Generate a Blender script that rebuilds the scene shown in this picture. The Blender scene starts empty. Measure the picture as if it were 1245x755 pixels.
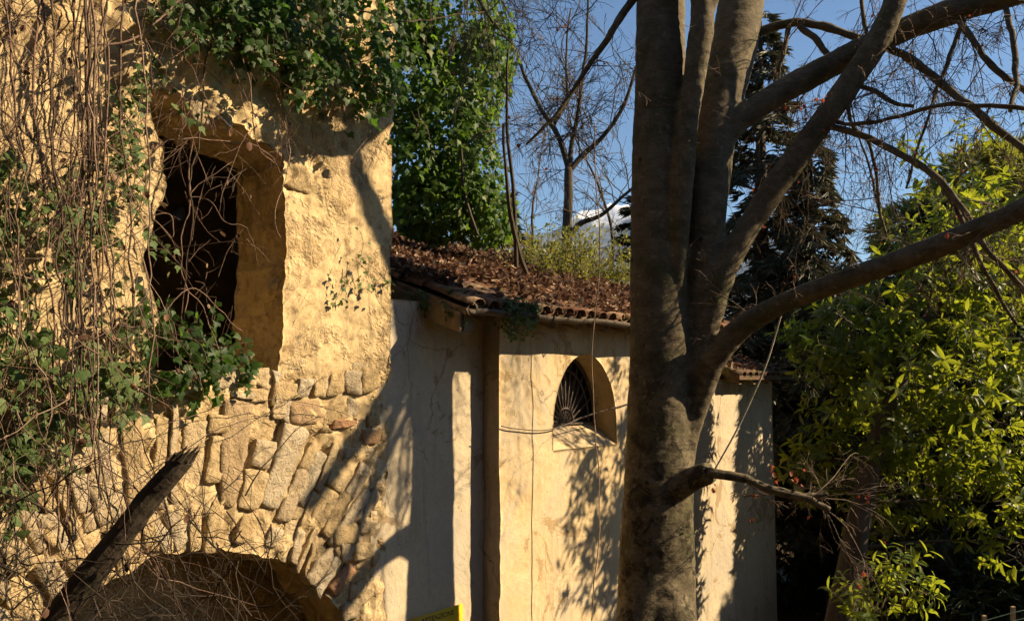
import bpy, bmesh, math, random
import numpy as np
from mathutils import Vector, Matrix, Euler

rng = np.random.default_rng(7)
random.seed(7)
R = math.radians
scn = bpy.context.scene
COL = scn.collection

# ------------------------------------------------------------------ camera, sky, sun, exposure
FPX, CX, CY, PITCH = 1000.0, 622.5, 377.5, math.atan((460 - 377.5) / 1000.0)
cam_d = bpy.data.cameras.new('camera')
cam = bpy.data.objects.new('camera', cam_d)
COL.objects.link(cam)
cam.location = (0, 0, 0)
cam.rotation_euler = (R(90) + PITCH, 0, 0)
cam_d.sensor_width = 36.0
cam_d.lens = 36.0 * FPX / 1245.0
cam_d.clip_start = 0.05
cam_d.clip_end = 30000
scn.camera = cam

SUN_EL, SUN_PHI = R(32), R(88.5)        # PHI measured from straight behind the camera towards the right
SUN = Vector((math.sin(SUN_PHI) * math.cos(SUN_EL), -math.cos(SUN_PHI) * math.cos(SUN_EL), math.sin(SUN_EL)))
world = bpy.data.worlds.new('World')
scn.world = world
world.use_nodes = True
wn = world.node_tree
sky = wn.nodes.new('ShaderNodeTexSky')
sky.sky_type = 'NISHITA'
sky.sun_disc = False
sky.sun_elevation = SUN_EL
sky.sun_rotation = math.atan2(SUN.x, SUN.y)
sky.air_density = 1.0
sky.dust_density = 0.05
sky.ozone_density = 3.5
wn.nodes['Background'].inputs['Strength'].default_value = 0.062
wn.links.new(sky.outputs[0], wn.nodes['Background'].inputs['Color'])

sun_d = bpy.data.lights.new('sun', 'SUN')
sun_d.energy = 5.0
sun_d.angle = R(0.55)
sun_d.color = (1.0, 0.785, 0.50)
sun = bpy.data.objects.new('sun', sun_d)
COL.objects.link(sun)
sun.location = (30, 3, 20)
sun.rotation_euler = SUN.to_track_quat('Z', 'Y').to_euler()

scn.view_settings.view_transform = 'Standard'
scn.view_settings.look = 'None'
scn.view_settings.gamma = 1.0
scn.view_settings.exposure = 1.15
scn.view_settings.use_curve_mapping = False
scn.render.engine = 'CYCLES'
scn.cycles.use_denoising = True
scn.cycles.max_bounces = 4
scn.cycles.diffuse_bounces = 2
scn.cycles.adaptive_threshold = 0.05
scn.cycles.glossy_bounces = 2
scn.cycles.transmission_bounces = 4
scn.cycles.transparent_max_bounces = 8
scn.cycles.volume_bounces = 0
scn.cycles.caustics_reflective = False
scn.cycles.caustics_refractive = False
scn.cycles.sample_clamp_indirect = 4.0

# ------------------------------------------------------------------ coordinates
def ray(x, y):
    u, v = (x - CX) / FPX, (CY - y) / FPX
    return np.array([u, math.cos(PITCH) - v * math.sin(PITCH), math.sin(PITCH) + v * math.cos(PITCH)])
def P(x, y, Y):
    q = ray(x, y)
    return q * (Y / q[1])
ANG = R(41)
D3 = np.array([math.sin(ANG), math.cos(ANG), 0.0])       # along the walls, to the right
N3 = np.array([D3[1], -D3[0], 0.0])                      # out of the walls, to the sun
P0 = P(607, 460, 9.0); P0[2] = 0
def W(s, r, z):
    s, r, z = np.broadcast_arrays(np.asarray(s, float), np.asarray(r, float), np.asarray(z, float))
    return P0 + s[..., None] * D3 + r[..., None] * N3 + z[..., None] * np.array([0, 0, 1.0])
def onwall(x, y, r):
    q = ray(x, y)
    k = ((P0 + r * N3) @ N3) / (q @ N3)
    w = k * q
    return float((w - P0) @ D3), float(w[2])

# ------------------------------------------------------------------ noise
_perm = np.random.default_rng(3).random((64, 64, 64))
def vnoise(p):
    p = np.asarray(p, float)
    i = np.floor(p).astype(int); f = p - i
    f = f * f * (3 - 2 * f)
    def g(a, b, c): return _perm[(i[..., 0] + a) & 63, (i[..., 1] + b) & 63, (i[..., 2] + c) & 63]
    x, y, z = f[..., 0], f[..., 1], f[..., 2]
    c00 = g(0,0,0)*(1-x)+g(1,0,0)*x; c10 = g(0,1,0)*(1-x)+g(1,1,0)*x
    c01 = g(0,0,1)*(1-x)+g(1,0,1)*x; c11 = g(0,1,1)*(1-x)+g(1,1,1)*x
    return ((c00*(1-y)+c10*y)*(1-z) + (c01*(1-y)+c11*y)*z) * 2 - 1
def fbm(p, sc=1.0, oct=4, gain=0.5):
    p = np.asarray(p, float) * sc
    a, o, t = 1.0, 0.0, 0.0
    for k in range(oct):
        o = o + a * vnoise(p + 17.3 * k); t += a
        p = p * 2.03; a *= gain
    return o / t
def smooth(a, b, x):
    t = np.clip((x - a) / (b - a), 0, 1)
    return t * t * (3 - 2 * t)

# ------------------------------------------------------------------ objects
def tag(o, label=None, cat=None, group=None, kind=None):
    if label: o['label'] = label
    if cat: o['category'] = cat
    if group: o['group'] = group
    if kind: o['kind'] = kind
    return o
def thing(name, label, cat, loc, group=None):
    o = bpy.data.objects.new(name, None)
    o.empty_display_size = 0.2
    COL.objects.link(o)
    o.location = tuple(float(v) for v in loc)
    return tag(o, label, cat, group)
def world_loc(o):
    l = Vector((0, 0, 0))
    while o is not None:
        l += Vector(o.location); o = o.parent
    return np.array(l)
def mesh_from(name, V, F, mat, smooth_=False, base=None):
    V = np.asarray(V, float)
    if base is not None: V = V - base
    me = bpy.data.meshes.new(name)
    if isinstance(F, np.ndarray):
        n, k = F.shape
        me.vertices.add(len(V)); me.vertices.foreach_set('co', V.astype(np.float32).ravel())
        me.loops.add(n * k); me.loops.foreach_set('vertex_index', F.astype(np.int32).ravel())
        me.polygons.add(n)
        me.polygons.foreach_set('loop_start', np.arange(0, n * k, k, dtype=np.int32))
        me.polygons.foreach_set('loop_total', np.full(n, k, dtype=np.int32))
        me.update(calc_edges=True); me.validate()
    else:
        me.from_pydata([tuple(v) for v in V], [], [tuple(int(i) for i in f) for f in F])
        me.update()
    if smooth_:
        me.polygons.foreach_set('use_smooth', np.ones(len(me.polygons), dtype=bool))
    if mat: me.materials.append(mat)
    return me
def obj(name, VF, mat, parent=None, smooth_=False, base=None):
    """one mesh object from world coordinates; its origin is its parent's, or `base`"""
    V, F = VF
    if parent is not None:
        b = world_loc(parent); loc = (0, 0, 0)
    else:
        b = np.asarray(base if base is not None else np.asarray(V).mean(0), float); loc = tuple(b)
    o = bpy.data.objects.new(name, mesh_from(name, V, F, mat, smooth_, b))
    COL.objects.link(o); o.location = loc
    if parent is not None: o.parent = parent
    return o
class MB:
    """collects quads/tris in world coordinates"""
    def __init__(self): self.V = []; self.F4 = []; self.n = 0
    def add(self, V, F):
        V = np.asarray(V, float).reshape(-1, 3); F = np.asarray(F, int)
        if F.shape[1] == 3: F = np.concatenate([F, F[:, 2:3]], 1)
        self.V.append(V); self.F4.append(F + self.n); self.n += len(V)
        return self
    def get(self):
        V = np.concatenate(self.V); F = np.concatenate(self.F4)
        return V, F
    def empty(self): return self.n == 0
def quads_clean(VF):
    V, F = VF
    tri = F[:, 2] == F[:, 3]
    if not tri.any(): return V, F
    if tri.all(): return V, F[:, :3].copy()
    return V, [tuple(f[:3]) if t else tuple(f) for f, t in zip(F.tolist(), tri)]

def tube(pts, rad, n=6, cap=True):
    pts = np.asarray(pts, float); m = len(pts)
    rad = np.broadcast_to(np.asarray(rad, float), (m,))
    T = np.gradient(pts, axis=0); T /= np.linalg.norm(T, axis=1)[:, None] + 1e-9
    ref = np.array([0.31, 0.22, 0.92]) if abs(T[0][2]) < 0.8 else np.array([0.9, 0.3, 0.1])
    A = np.cross(T, ref); A /= np.linalg.norm(A, axis=1)[:, None] + 1e-9
    B = np.cross(T, A)
    th = np.arange(n) * 2 * math.pi / n
    V = pts[:, None, :] + rad[:, None, None] * (np.cos(th)[None, :, None] * A[:, None, :] + np.sin(th)[None, :, None] * B[:, None, :])
    i = np.arange(m - 1)[:, None] * n; j = np.arange(n)[None, :]; k = (j + 1) % n
    F = np.stack([i + j, i + k, i + n + k, i + n + j], -1).reshape(-1, 4)
    V = V.reshape(-1, 3)
    if cap:
        V = np.concatenate([V, pts[:1], pts[-1:]])
        c0, c1 = m * n, m * n + 1
        jj = np.arange(n); kk = (jj + 1) % n
        F = np.concatenate([F, np.stack([kk, jj, np.full(n, c0), np.full(n, c0)], 1),
                            np.stack([(m-1)*n + jj, (m-1)*n + kk, np.full(n, c1), np.full(n, c1)], 1)])
    return V, F
def spline(pts, k=6):
    """Catmull-Rom through rows of pts (any width)"""
    p = np.asarray(pts, float)
    q = np.concatenate([2 * p[:1] - p[1:2], p, 2 * p[-1:] - p[-2:-1]])
    out = []
    for i in range(1, len(q) - 2):
        a, b, c, d = q[i-1], q[i], q[i+1], q[i+2]
        for t in np.arange(k) / k:
            out.append(0.5 * (2*b + (c-a)*t + (2*a-5*b+4*c-d)*t*t + (3*b-a-3*c+d)*t**3))
    out.append(p[-1])
    return np.array(out)
def box_w(s0, s1, r0, r1, z0, z1):
    V = np.array([W(s, r, z) for z in (z0, z1) for r in (r0, r1) for s in (s0, s1)])
    F = np.array([[0,1,3,2],[4,6,7,5],[0,4,5,1],[2,3,7,6],[0,2,6,4],[1,5,7,3]])
    return V, F
def prism(poly, off):
    poly = np.asarray(poly, float); n = len(poly)
    V = np.concatenate([poly, poly + off])
    F = [list(range(n))[::-1], list(range(n, 2*n))] + [[i, (i+1) % n, n + (i+1) % n, n + i] for i in range(n)]
    return V, F
def instances(tv, tf, pos, rot, scale):
    """tv (k,3), tf (m,c); pos (N,3), rot (N,3,3), scale (N,) or (N,3)"""
    pos = np.asarray(pos); N = len(pos); k = len(tv)
    sc = np.asarray(scale, float)
    if sc.ndim == 1: sc = np.repeat(sc[:, None], 3, 1)
    V = np.einsum('nij,nkj->nki', rot, tv[None] * sc[:, None, :]) + pos[:, None, :]
    F = (tf[None] + (np.arange(N) * k)[:, None, None]).reshape(-1, tf.shape[1])
    return V.reshape(-1, 3), F
def frames(y, up):
    """rotation matrices with local +Y along y and local Z close to up"""
    y = y / (np.linalg.norm(y, axis=-1, keepdims=True) + 1e-9)
    x = np.cross(y, up); x /= np.linalg.norm(x, axis=-1, keepdims=True) + 1e-9
    z = np.cross(x, y)
    return np.stack([x, y, z], -1)
def rdir(n, bias=(0, 0, 0), amt=1.0):
    v = rng.normal(size=(n, 3)); v /= np.linalg.norm(v, axis=1)[:, None]
    v = v * amt + np.asarray(bias)
    return v / (np.linalg.norm(v, axis=1)[:, None] + 1e-9)

# ------------------------------------------------------------------ materials
class NT:
    def __init__(self, name):
        self.m = bpy.data.materials.new(name); self.m.use_nodes = True
        self.t = self.m.node_tree; self.b = self.t.nodes['Principled BSDF']
        self.out = self.t.nodes['Material Output']
    def n(self, typ, **kw):
        nd = self.t.nodes.new(typ)
        for k, v in kw.items():
            if k.startswith('_'): nd.inputs[k[1:].replace('_', ' ')].default_value = v
            else: setattr(nd, k, v)
        return nd
    def l(self, a, b): self.t.links.new(a, b)
    def pos(self, scale=(1, 1, 1), rotz=0.0):
        g = self.n('ShaderNodeNewGeometry'); mp = self.n('ShaderNodeMapping')
        mp.inputs['Scale'].default_value = scale; mp.inputs['Rotation'].default_value = (0, 0, rotz)
        self.l(g.outputs['Position'], mp.inputs['Vector']); return mp.outputs[0]
    def noise(self, vec, scale, detail=6, rough=0.6, dist=0.0):
        nd = self.n('ShaderNodeTexNoise'); nd.inputs['Scale'].default_value = scale
        nd.inputs['Detail'].default_value = min(detail, 5); nd.inputs['Roughness'].default_value = rough
        nd.inputs['Distortion'].default_value = dist
        self.l(vec, nd.inputs['Vector']); return nd.outputs['Fac']
    def ramp(self, fac, stops):
        nd = self.n('ShaderNodeValToRGB'); e = nd.color_ramp.elements
        while len(e) < len(stops): e.new(0.5)
        for q, (p_, c) in zip(e, stops):
            q.position = p_; q.color = (*c, 1) if len(c) == 3 else c
        self.l(fac, nd.inputs[0]); return nd.outputs[0]
    def mix(self, fac, a, b, mode='MIX'):
        nd = self.n('ShaderNodeMix', data_type='RGBA', blend_type=mode)
        for s, v in ((0, fac), (6, a), (7, b)):
            if hasattr(v, 'links'): self.l(v, nd.inputs[s])
            elif s == 0: nd.inputs[0].default_value = v
            else: nd.inputs[s].default_value = (*v, 1)
        return nd.outputs[2]
    def bump(self, h, strength=0.5, dist=0.02, normal=None):
        nd = self.n('ShaderNodeBump'); nd.inputs['Strength'].default_value = strength
        nd.inputs['Distance'].default_value = dist
        self.l(h, nd.inputs['Height'])
        if normal: self.l(normal, nd.inputs['Normal'])
        return nd.outputs[0]
    def set(self, color=None, rough=0.9, normal=None, spec=0.3):
        if color is not None:
            if hasattr(color, 'links'): self.l(color, self.b.inputs['Base Color'])
            else: self.b.inputs['Base Color'].default_value = (*color, 1)
        if hasattr(rough, 'links'): self.l(rough, self.b.inputs['Roughness'])
        else: self.b.inputs['Roughness'].default_value = rough
        self.b.inputs['Specular IOR Level'].default_value = spec
        if normal: self.l(normal, self.b.inputs['Normal'])
        return self.m

def m_plaster(name, c1, c2, stain, crack=True):
    t = NT(name); v = t.pos()
    big = t.noise(v, 1.3, 6, 0.65, 0.6); fine = t.noise(v, 14, 8, 0.7)
    c = t.ramp(big, [(0.32, c1), (0.5, tuple((a + b) / 2 for a, b in zip(c1, c2))), (0.66, c2)])
    c = t.mix(t.ramp(fine, [(0.35, (0.45,)*3), (0.7, (0, 0, 0))]), c, tuple(q * 0.7 for q in c1))
    grey = t.ramp(t.noise(v, 0.9, 7, 0.7, 1.0), [(0.47, (0, 0, 0)), (0.62, (0.55,)*3)])
    c = t.mix(grey, c, tuple(sum(c2) / 3 * k for k in (0.80, 0.72, 0.60)))
    streak = t.noise(t.pos((3.6, 3.6, 0.35)), 1.8, 8, 0.7, 0.8)
    c = t.mix(t.ramp(streak, [(0.52, (0, 0, 0)), (0.70, (0.8,)*3)]), c, stain)
    pit = t.noise(v, 34, 4, 0.55)
    c = t.mix(t.ramp(pit, [(0.29, (0.75,)*3), (0.35, (0, 0, 0))]), c, tuple(q * 0.38 for q in c1))
    patch = t.ramp(t.noise(v, 1.7, 10, 0.75, 0.9), [(0.59, (0, 0, 0)), (0.605, (1, 1, 1))])
    c = t.mix(patch, c, tuple(q * k for q, k in zip(c2, (0.58, 0.52, 0.45))))
    wv = t.n('ShaderNodeMixRGB'); wv.inputs[0].default_value = 0.25
    nz = t.n('ShaderNodeTexNoise'); nz.inputs['Scale'].default_value = 3.0; nz.inputs['Detail'].default_value = 6
    t.l(v, nz.inputs['Vector']); t.l(v, wv.inputs[1]); t.l(nz.outputs['Color'], wv.inputs[2])
    vo = t.n('ShaderNodeTexVoronoi', feature='DISTANCE_TO_EDGE'); vo.inputs['Scale'].default_value = 1.1; t.l(wv.outputs[0], vo.inputs['Vector'])
    cr = t.ramp(vo.outputs['Distance'], [(0.0, (1, 1, 1)), (0.007, (0, 0, 0))])
    gate = t.ramp(t.noise(v, 0.8, 3), [(0.48, (0, 0, 0)), (0.56, (0.8,)*3)])
    mu = t.n('ShaderNodeMath', operation='MULTIPLY'); t.l(cr, mu.inputs[0]); t.l(gate, mu.inputs[1])
    c = t.mix(mu.outputs[0], c, tuple(q * 0.3 for q in c1))
    n1 = t.bump(fine, 0.4, 0.014)
    n2 = t.bump(t.noise(v, 70, 4, 0.6), 0.3, 0.005, n1)
    n3 = t.bump(patch, -0.7, 0.008, n2)
    n4 = t.bump(big, 0.6, 0.06, n3)
    n5 = t.bump(mu.outputs[0], -0.8, 0.006, n4)
    return t.set(c, 0.93, n5, 0.15)
def m_earth_wall(name):
    t = NT(name); v = t.pos()
    big = t.noise(v, 1.7, 6, 0.65, 0.5); mid = t.noise(v, 9, 9, 0.72, 0.3); fine = t.noise(v, 38, 6, 0.7)
    c = t.ramp(big, [(0.28, (0.36, 0.25, 0.12)), (0.5, (0.50, 0.37, 0.20)), (0.74, (0.44, 0.335, 0.20))])
    # smooth remains of plaster
    pm = t.ramp(t.noise(v, 1.1, 9, 0.72, 0.7), [(0.47, (0, 0, 0)), (0.52, (1, 1, 1))])
    c = t.mix(pm, c, t.ramp(fine, [(0.3, (0.50, 0.37, 0.19)), (0.7, (0.60, 0.46, 0.26))]))
    c = t.mix(t.ramp(mid, [(0.34, (0.8,)*3), (0.5, (0, 0, 0))]), c, (0.22, 0.15, 0.08))
    c = t.mix(t.ramp(fine, [(0.56, (0, 0, 0)), (0.78, (0.5,)*3)]), c, (0.60, 0.49, 0.31))
    damp = t.noise(t.pos((2.6, 2.6, 0.4)), 2.0, 8, 0.68, 0.6)
    c = t.mix(t.ramp(damp, [(0.52, (0, 0, 0)), (0.70, (0.75,)*3)]), c, (0.17, 0.13, 0.085))
    grit = t.ramp(t.noise(v, 90, 3, 0.5), [(0.3, (0.6,)*3), (0.38, (0, 0, 0))])
    c = t.mix(grit, c, (0.14, 0.10, 0.06))
    vo = t.n('ShaderNodeTexVoronoi', feature='DISTANCE_TO_EDGE'); vo.inputs['Scale'].default_value = 6
    mx = t.n('ShaderNodeMixRGB'); mx.inputs[0].default_value = 0.2
    nz = t.n('ShaderNodeTexNoise'); nz.inputs['Scale'].default_value = 5; nz.inputs['Detail'].default_value = 6
    t.l(v, nz.inputs['Vector']); t.l(v, mx.inputs[1]); t.l(nz.outputs['Color'], mx.inputs[2])
    t.l(mx.outputs[0], vo.inputs['Vector'])
    inv = t.n('ShaderNodeMath', operation='SUBTRACT'); inv.inputs[0].default_value = 1.15; t.l(pm, inv.inputs[1])
    def gated(h):
        m_ = t.n('ShaderNodeMath', operation='MULTIPLY'); t.l(h, m_.inputs[0]); t.l(inv.outputs[0], m_.inputs[1]); return m_.outputs[0]
    n1 = t.bump(gated(mid), 0.65, 0.06)
    n2 = t.bump(gated(t.ramp(vo.outputs['Distance'], [(0.0, (0, 0, 0)), (0.06, (1, 1, 1))])), 0.35, 0.025, n1)
    n3 = t.bump(fine, 0.45, 0.010, n2)
    n4 = t.bump(pm, 0.6, 0.012, n3)
    return t.set(c, 0.95, n4, 0.1)
def m_stone(name, tint=1.0):
    t = NT(name); v = t.pos()
    oi = t.n('ShaderNodeObjectInfo')
    base = t.ramp(oi.outputs['Random'], [(0.0, (0.40, 0.29, 0.15)), (0.35, (0.48, 0.36, 0.20)), (0.6, (0.44, 0.35, 0.23)), (0.85, (0.42, 0.36, 0.26)), (0.94, (0.36, 0.26, 0.15)), (1.0, (0.42, 0.20, 0.11))])
    mid = t.noise(v, 11, 8, 0.7, 0.4); fine = t.noise(v, 55, 6, 0.7)
    c = t.mix(t.ramp(mid, [(0.32, (0.75,)*3), (0.52, (0, 0, 0))]), base, (0.26, 0.18, 0.09))
    c = t.mix(t.ramp(fine, [(0.55, (0, 0, 0)), (0.75, (0.45,)*3)]), c, (0.62, 0.52, 0.36))
    n1 = t.bump(mid, 0.9, 0.05); n2 = t.bump(fine, 0.7, 0.012, n1)
    return t.set(c, 0.92, n2, 0.15)
def m_bark(name, c1, c2, moss, scale=(1, 1, 1), bs=0.4, moss_amt=0.5, patch=0.0):
    t = NT(name); v = t.pos(scale); w = t.pos()
    a = t.noise(v, 6, 8, 0.65, 0.3); f = t.noise(v, 40, 6, 0.65)
    c = t.ramp(a, [(0.3, c1), (0.7, c2)])
    c = t.mix(t.ramp(f, [(0.3, (0.5,)*3), (0.5, (0, 0, 0))]), c, tuple(q * 0.5 for q in c1))
    mo = t.noise(w, 2.6, 7, 0.7, 0.5)
    c = t.mix(t.ramp(mo, [(0.5, (0, 0, 0)), (0.62, (moss_amt,)*3)]), c, moss)
    if patch:
        pa = t.noise(w, 5.5, 8, 0.75, 0.6)
        sz = t.n('ShaderNodeSeparateXYZ'); g = t.n('ShaderNodeNewGeometry'); t.l(g.outputs['Position'], sz.inputs[0])
        mr = t.n('ShaderNodeMapRange'); t.l(sz.outputs['Z'], mr.inputs[0])
        for i_, v_ in ((1, 1.2), (2, -0.8), (3, 0.12), (4, 1.0)): mr.inputs[i_].default_value = v_
        mu = t.n('ShaderNodeMath', operation='MULTIPLY'); t.l(t.ramp(pa, [(0.48, (0, 0, 0)), (0.60, (patch,)*3)]), mu.inputs[0]); t.l(mr.outputs[0], mu.inputs[1])
        c = t.mix(mu.outputs[0], c, tuple(q * 0.3 for q in c1))
    if patch:
        li = t.ramp(t.noise(w, 17, 5, 0.6, 0.4), [(0.60, (0, 0, 0)), (0.66, (0.55,)*3)])
        c = t.mix(li, c, tuple(q * 1.35 for q in c2))
        rings = t.noise(t.pos((0.8, 0.8, 9.0)), 5, 5, 0.6, 0.5)
        c = t.mix(t.ramp(rings, [(0.30, (0.6,)*3), (0.42, (0, 0, 0))]), c, tuple(q * 0.55 for q in c1))
        kn = t.n('ShaderNodeTexVoronoi'); kn.inputs['Scale'].default_value = 2.4; t.l(w, kn.inputs['Vector'])
        kr = t.ramp(kn.outputs['Distance'], [(0.03, (1, 1, 1)), (0.085, (0, 0, 0))])
        c = t.mix(kr, c, tuple(q * 0.4 for q in c1))
        n0 = t.bump(rings, 0.35, 0.008); nk = t.bump(kr, 0.5, 0.02, n0)
        n1 = t.bump(a, bs, 0.02, nk)
    else: n1 = t.bump(a, bs, 0.02)
    n2 = t.bump(f, bs * 0.8, 0.006, n1)
    return t.set(c, 0.85, n2, 0.2)
def m_leaf(name, stops, trans=0.35, rough=0.45, tcol=None, spec=0.4):
    t = NT(name); g = t.n('ShaderNodeNewGeometry')
    c = t.ramp(g.outputs['Random Per Island'], stops)
    v = t.noise(t.pos(), 60, 3, 0.5)
    c = t.mix(t.ramp(v, [(0.35, (0.35,)*3), (0.6, (0, 0, 0))]), c, tuple(q * 0.5 for q in stops[0][1]))
    t.set(c, rough, None, spec)
    if trans > 0:
        tr = t.n('ShaderNodeBsdfTranslucent'); ms = t.n('ShaderNodeMixShader'); ms.inputs[0].default_value = trans
        if tcol:
            t.l(t.mix(0.75, c, tcol), tr.inputs['Color'])
        else: t.l(c, tr.inputs['Color'])
        t.l(t.b.outputs[0], ms.inputs[1]); t.l(tr.outputs[0], ms.inputs[2]); t.l(ms.outputs[0], t.out.inputs['Surface'])
    return t.m
def m_plain(name, c, rough=0.8, metal=0.0, var=0.4, scale=18, bs=0.3):
    t = NT(name); v = t.pos(); f = t.noise(v, scale, 6, 0.65)
    col = t.ramp(f, [(0.3, tuple(q * (1 - var) for q in c)), (0.7, c)])
    t.b.inputs['Metallic'].default_value = metal
    return t.set(col, rough, t.bump(f, bs, 0.006), 0.3)

M = {}
M['plaster'] = m_plaster('ochre_plaster', (0.56, 0.42, 0.23), (0.67, 0.53, 0.33), (0.36, 0.28, 0.18))
M['plaster_pale'] = m_plaster('pale_plaster', (0.52, 0.43, 0.29), (0.60, 0.50, 0.35), (0.36, 0.30, 0.21))
M['plaster_shade'] = m_plaster('shade_darkened_plaster', (0.26, 0.21, 0.16), (0.36, 0.30, 0.23), (0.16, 0.13, 0.10))
M['earth'] = m_earth_wall('earth_mortar_wall')
M['room_shade'] = m_plain('shade_dark_inner_plaster', (0.13, 0.095, 0.06), 0.95, 0, 0.6, 6, 0.8)  # base colour darkened to stand for the gloom inside the rooms
M['stone'] = m_stone('rubble_stone')
M['beech'] = m_bark('beech_bark', (0.088, 0.069, 0.042), (0.195, 0.158, 0.098), (0.058, 0.06, 0.02), (1, 1, 1.6), 0.6, 0.65, 0.9)
M['twig'] = m_bark('twig_bark', (0.10, 0.07, 0.05), (0.19, 0.14, 0.10), (0.1, 0.08, 0.05), (1, 1, 1), 0.2, 0.2)
M['dark_bark'] = m_bark('dark_bark', (0.05, 0.04, 0.03), (0.11, 0.085, 0.06), (0.06, 0.06, 0.03), (1, 1, 0.4), 0.5, 0.4)
M['vine'] = m_bark('vine_bark', (0.20, 0.10, 0.065), (0.34, 0.20, 0.13), (0.16, 0.10, 0.07), (1, 1, 1), 0.2, 0.3)
def m_vine():
    t = NT('vine_stems'); g = t.n('ShaderNodeNewGeometry'); oi = t.n('ShaderNodeObjectInfo')
    ad = t.n('ShaderNodeMath', operation='ADD'); t.l(g.outputs['Random Per Island'], ad.inputs[0]); t.l(oi.outputs['Random'], ad.inputs[1])
    fr = t.n('ShaderNodeMath', operation='FRACT'); t.l(ad.outputs[0], fr.inputs[0])
    c = t.ramp(fr.outputs[0], [(0, (0.07, 0.05, 0.035)), (0.3, (0.13, 0.085, 0.06)), (0.6, (0.20, 0.125, 0.09)), (0.85, (0.25, 0.16, 0.115)), (1, (0.30, 0.22, 0.16))])
    f = t.noise(t.pos(), 45, 5, 0.6)
    c = t.mix(t.ramp(f, [(0.4, (0.5,)*3), (0.6, (0, 0, 0))]), c, (0.06, 0.04, 0.03))
    return t.set(c, 0.85, t.bump(f, 0.4, 0.004), 0.2)
M['vine'] = m_vine()
M['bramble'] = m_bark('bramble_stems', (0.025, 0.018, 0.013), (0.06, 0.045, 0.032), (0.03, 0.025, 0.015), (1, 1, 1), 0.2, 0.2)
M['log'] = m_bark('rotten_log_bark', (0.03, 0.023, 0.016), (0.075, 0.055, 0.04), (0.04, 0.04, 0.02), (1, 1, 1), 0.8, 0.4)
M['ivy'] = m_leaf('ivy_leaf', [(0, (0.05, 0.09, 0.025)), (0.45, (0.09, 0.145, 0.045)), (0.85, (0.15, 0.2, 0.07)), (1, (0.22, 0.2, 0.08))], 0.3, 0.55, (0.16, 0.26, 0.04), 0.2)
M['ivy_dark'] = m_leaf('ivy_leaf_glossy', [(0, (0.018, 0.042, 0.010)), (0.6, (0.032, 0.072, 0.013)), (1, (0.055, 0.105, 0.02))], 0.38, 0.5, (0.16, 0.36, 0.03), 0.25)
M['ivy_tree'] = m_leaf('ivy_tree_leaf', [(0, (0.03, 0.06, 0.012)), (0.5, (0.06, 0.115, 0.018)), (0.9, (0.10, 0.165, 0.025)), (1, (0.16, 0.18, 0.04))], 0.4, 0.5, (0.24, 0.42, 0.03), 0.25)
M['laurel'] = m_leaf('laurel_leaf', [(0, (0.035, 0.065, 0.014)), (0.45, (0.07, 0.125, 0.022)), (0.8, (0.11, 0.165, 0.028)), (0.96, (0.19, 0.21, 0.04)), (1, (0.26, 0.17, 0.06))], 0.46, 0.42, (0.50, 0.56, 0.03), 0.35)
M['yellow_leaf'] = m_leaf('yellow_green_leaf', [(0, (0.12, 0.16, 0.03)), (0.6, (0.2, 0.22, 0.045)), (1, (0.28, 0.24, 0.06))], 0.4, 0.5, (0.4, 0.4, 0.05))
M['needle'] = m_leaf('conifer_needles', [(0, (0.045, 0.05, 0.022)), (0.6, (0.07, 0.075, 0.03)), (1, (0.12, 0.095, 0.05))], 0.15, 0.6)
M['yew'] = m_leaf('yew_needles', [(0, (0.02, 0.03, 0.012)), (0.7, (0.035, 0.05, 0.018)), (1, (0.05, 0.06, 0.025))], 0.1, 0.6)
M['dead_leaf'] = m_leaf('dead_leaf', [(0, (0.06, 0.032, 0.022)), (0.35, (0.15, 0.078, 0.05)), (0.7, (0.25, 0.145, 0.09)), (0.9, (0.33, 0.22, 0.14)), (1, (0.50, 0.40, 0.28))], 0.2, 0.75, None, 0.15)
M['red_leaf'] = m_leaf('red_brown_leaf', [(0, (0.22, 0.05, 0.025)), (1, (0.34, 0.11, 0.05))], 0.4, 0.6, (0.5, 0.12, 0.05))
def m_tile():
    t = NT('terracotta_tile'); oi = t.n('ShaderNodeObjectInfo'); v = t.pos()
    c = t.ramp(oi.outputs['Random'], [(0, (0.16, 0.08, 0.05)), (0.4, (0.27, 0.13, 0.075)), (0.75, (0.32, 0.18, 0.11)), (1, (0.30, 0.22, 0.15))])
    f = t.noise(v, 16, 5, 0.65)
    c = t.mix(t.ramp(f, [(0.38, (0.85,)*3), (0.55, (0, 0, 0))]), c, (0.07, 0.05, 0.035))
    mo = t.ramp(t.noise(v, 4.5, 5, 0.7, 0.4), [(0.54, (0, 0, 0)), (0.62, (0.8,)*3)])
    c = t.mix(mo, c, (0.09, 0.095, 0.03))
    return t.set(c, 0.92, t.bump(f, 0.6, 0.01), 0.15)
M['tile'] = m_tile()
M['mossy_tile'] = m_bark('mossy_tile', (0.09, 0.055, 0.035), (0.16, 0.10, 0.065), (0.07, 0.085, 0.025), (1, 1, 1), 0.6, 0.8)
M['wood'] = m_plain('weathered_wood', (0.26, 0.19, 0.11), 0.85, 0, 0.5, 9, 0.5)
M['zinc'] = m_plain('weathered_zinc', (0.12, 0.095, 0.07), 0.8, 0.1, 0.4, 8, 0.2)
M['iron'] = m_plain('rusty_iron', (0.13, 0.10, 0.085), 0.75, 0.4, 0.4, 30, 0.3)
M['glass'] = m_plain('dusty_window_glass', (0.012, 0.012, 0.012), 0.35, 0, 0.4, 8, 0.1)
M['cable'] = m_plain('cable_rubber', (0.10, 0.075, 0.06), 0.7, 0, 0.2)
M['rope'] = m_plain('pale_rope', (0.42, 0.38, 0.28), 0.9, 0, 0.3, 60)
M['sign'] = m_plain('sign_yellow_paint', (0.72, 0.43, 0.02), 0.45, 0, 0.15, 12, 0.1)
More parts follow.
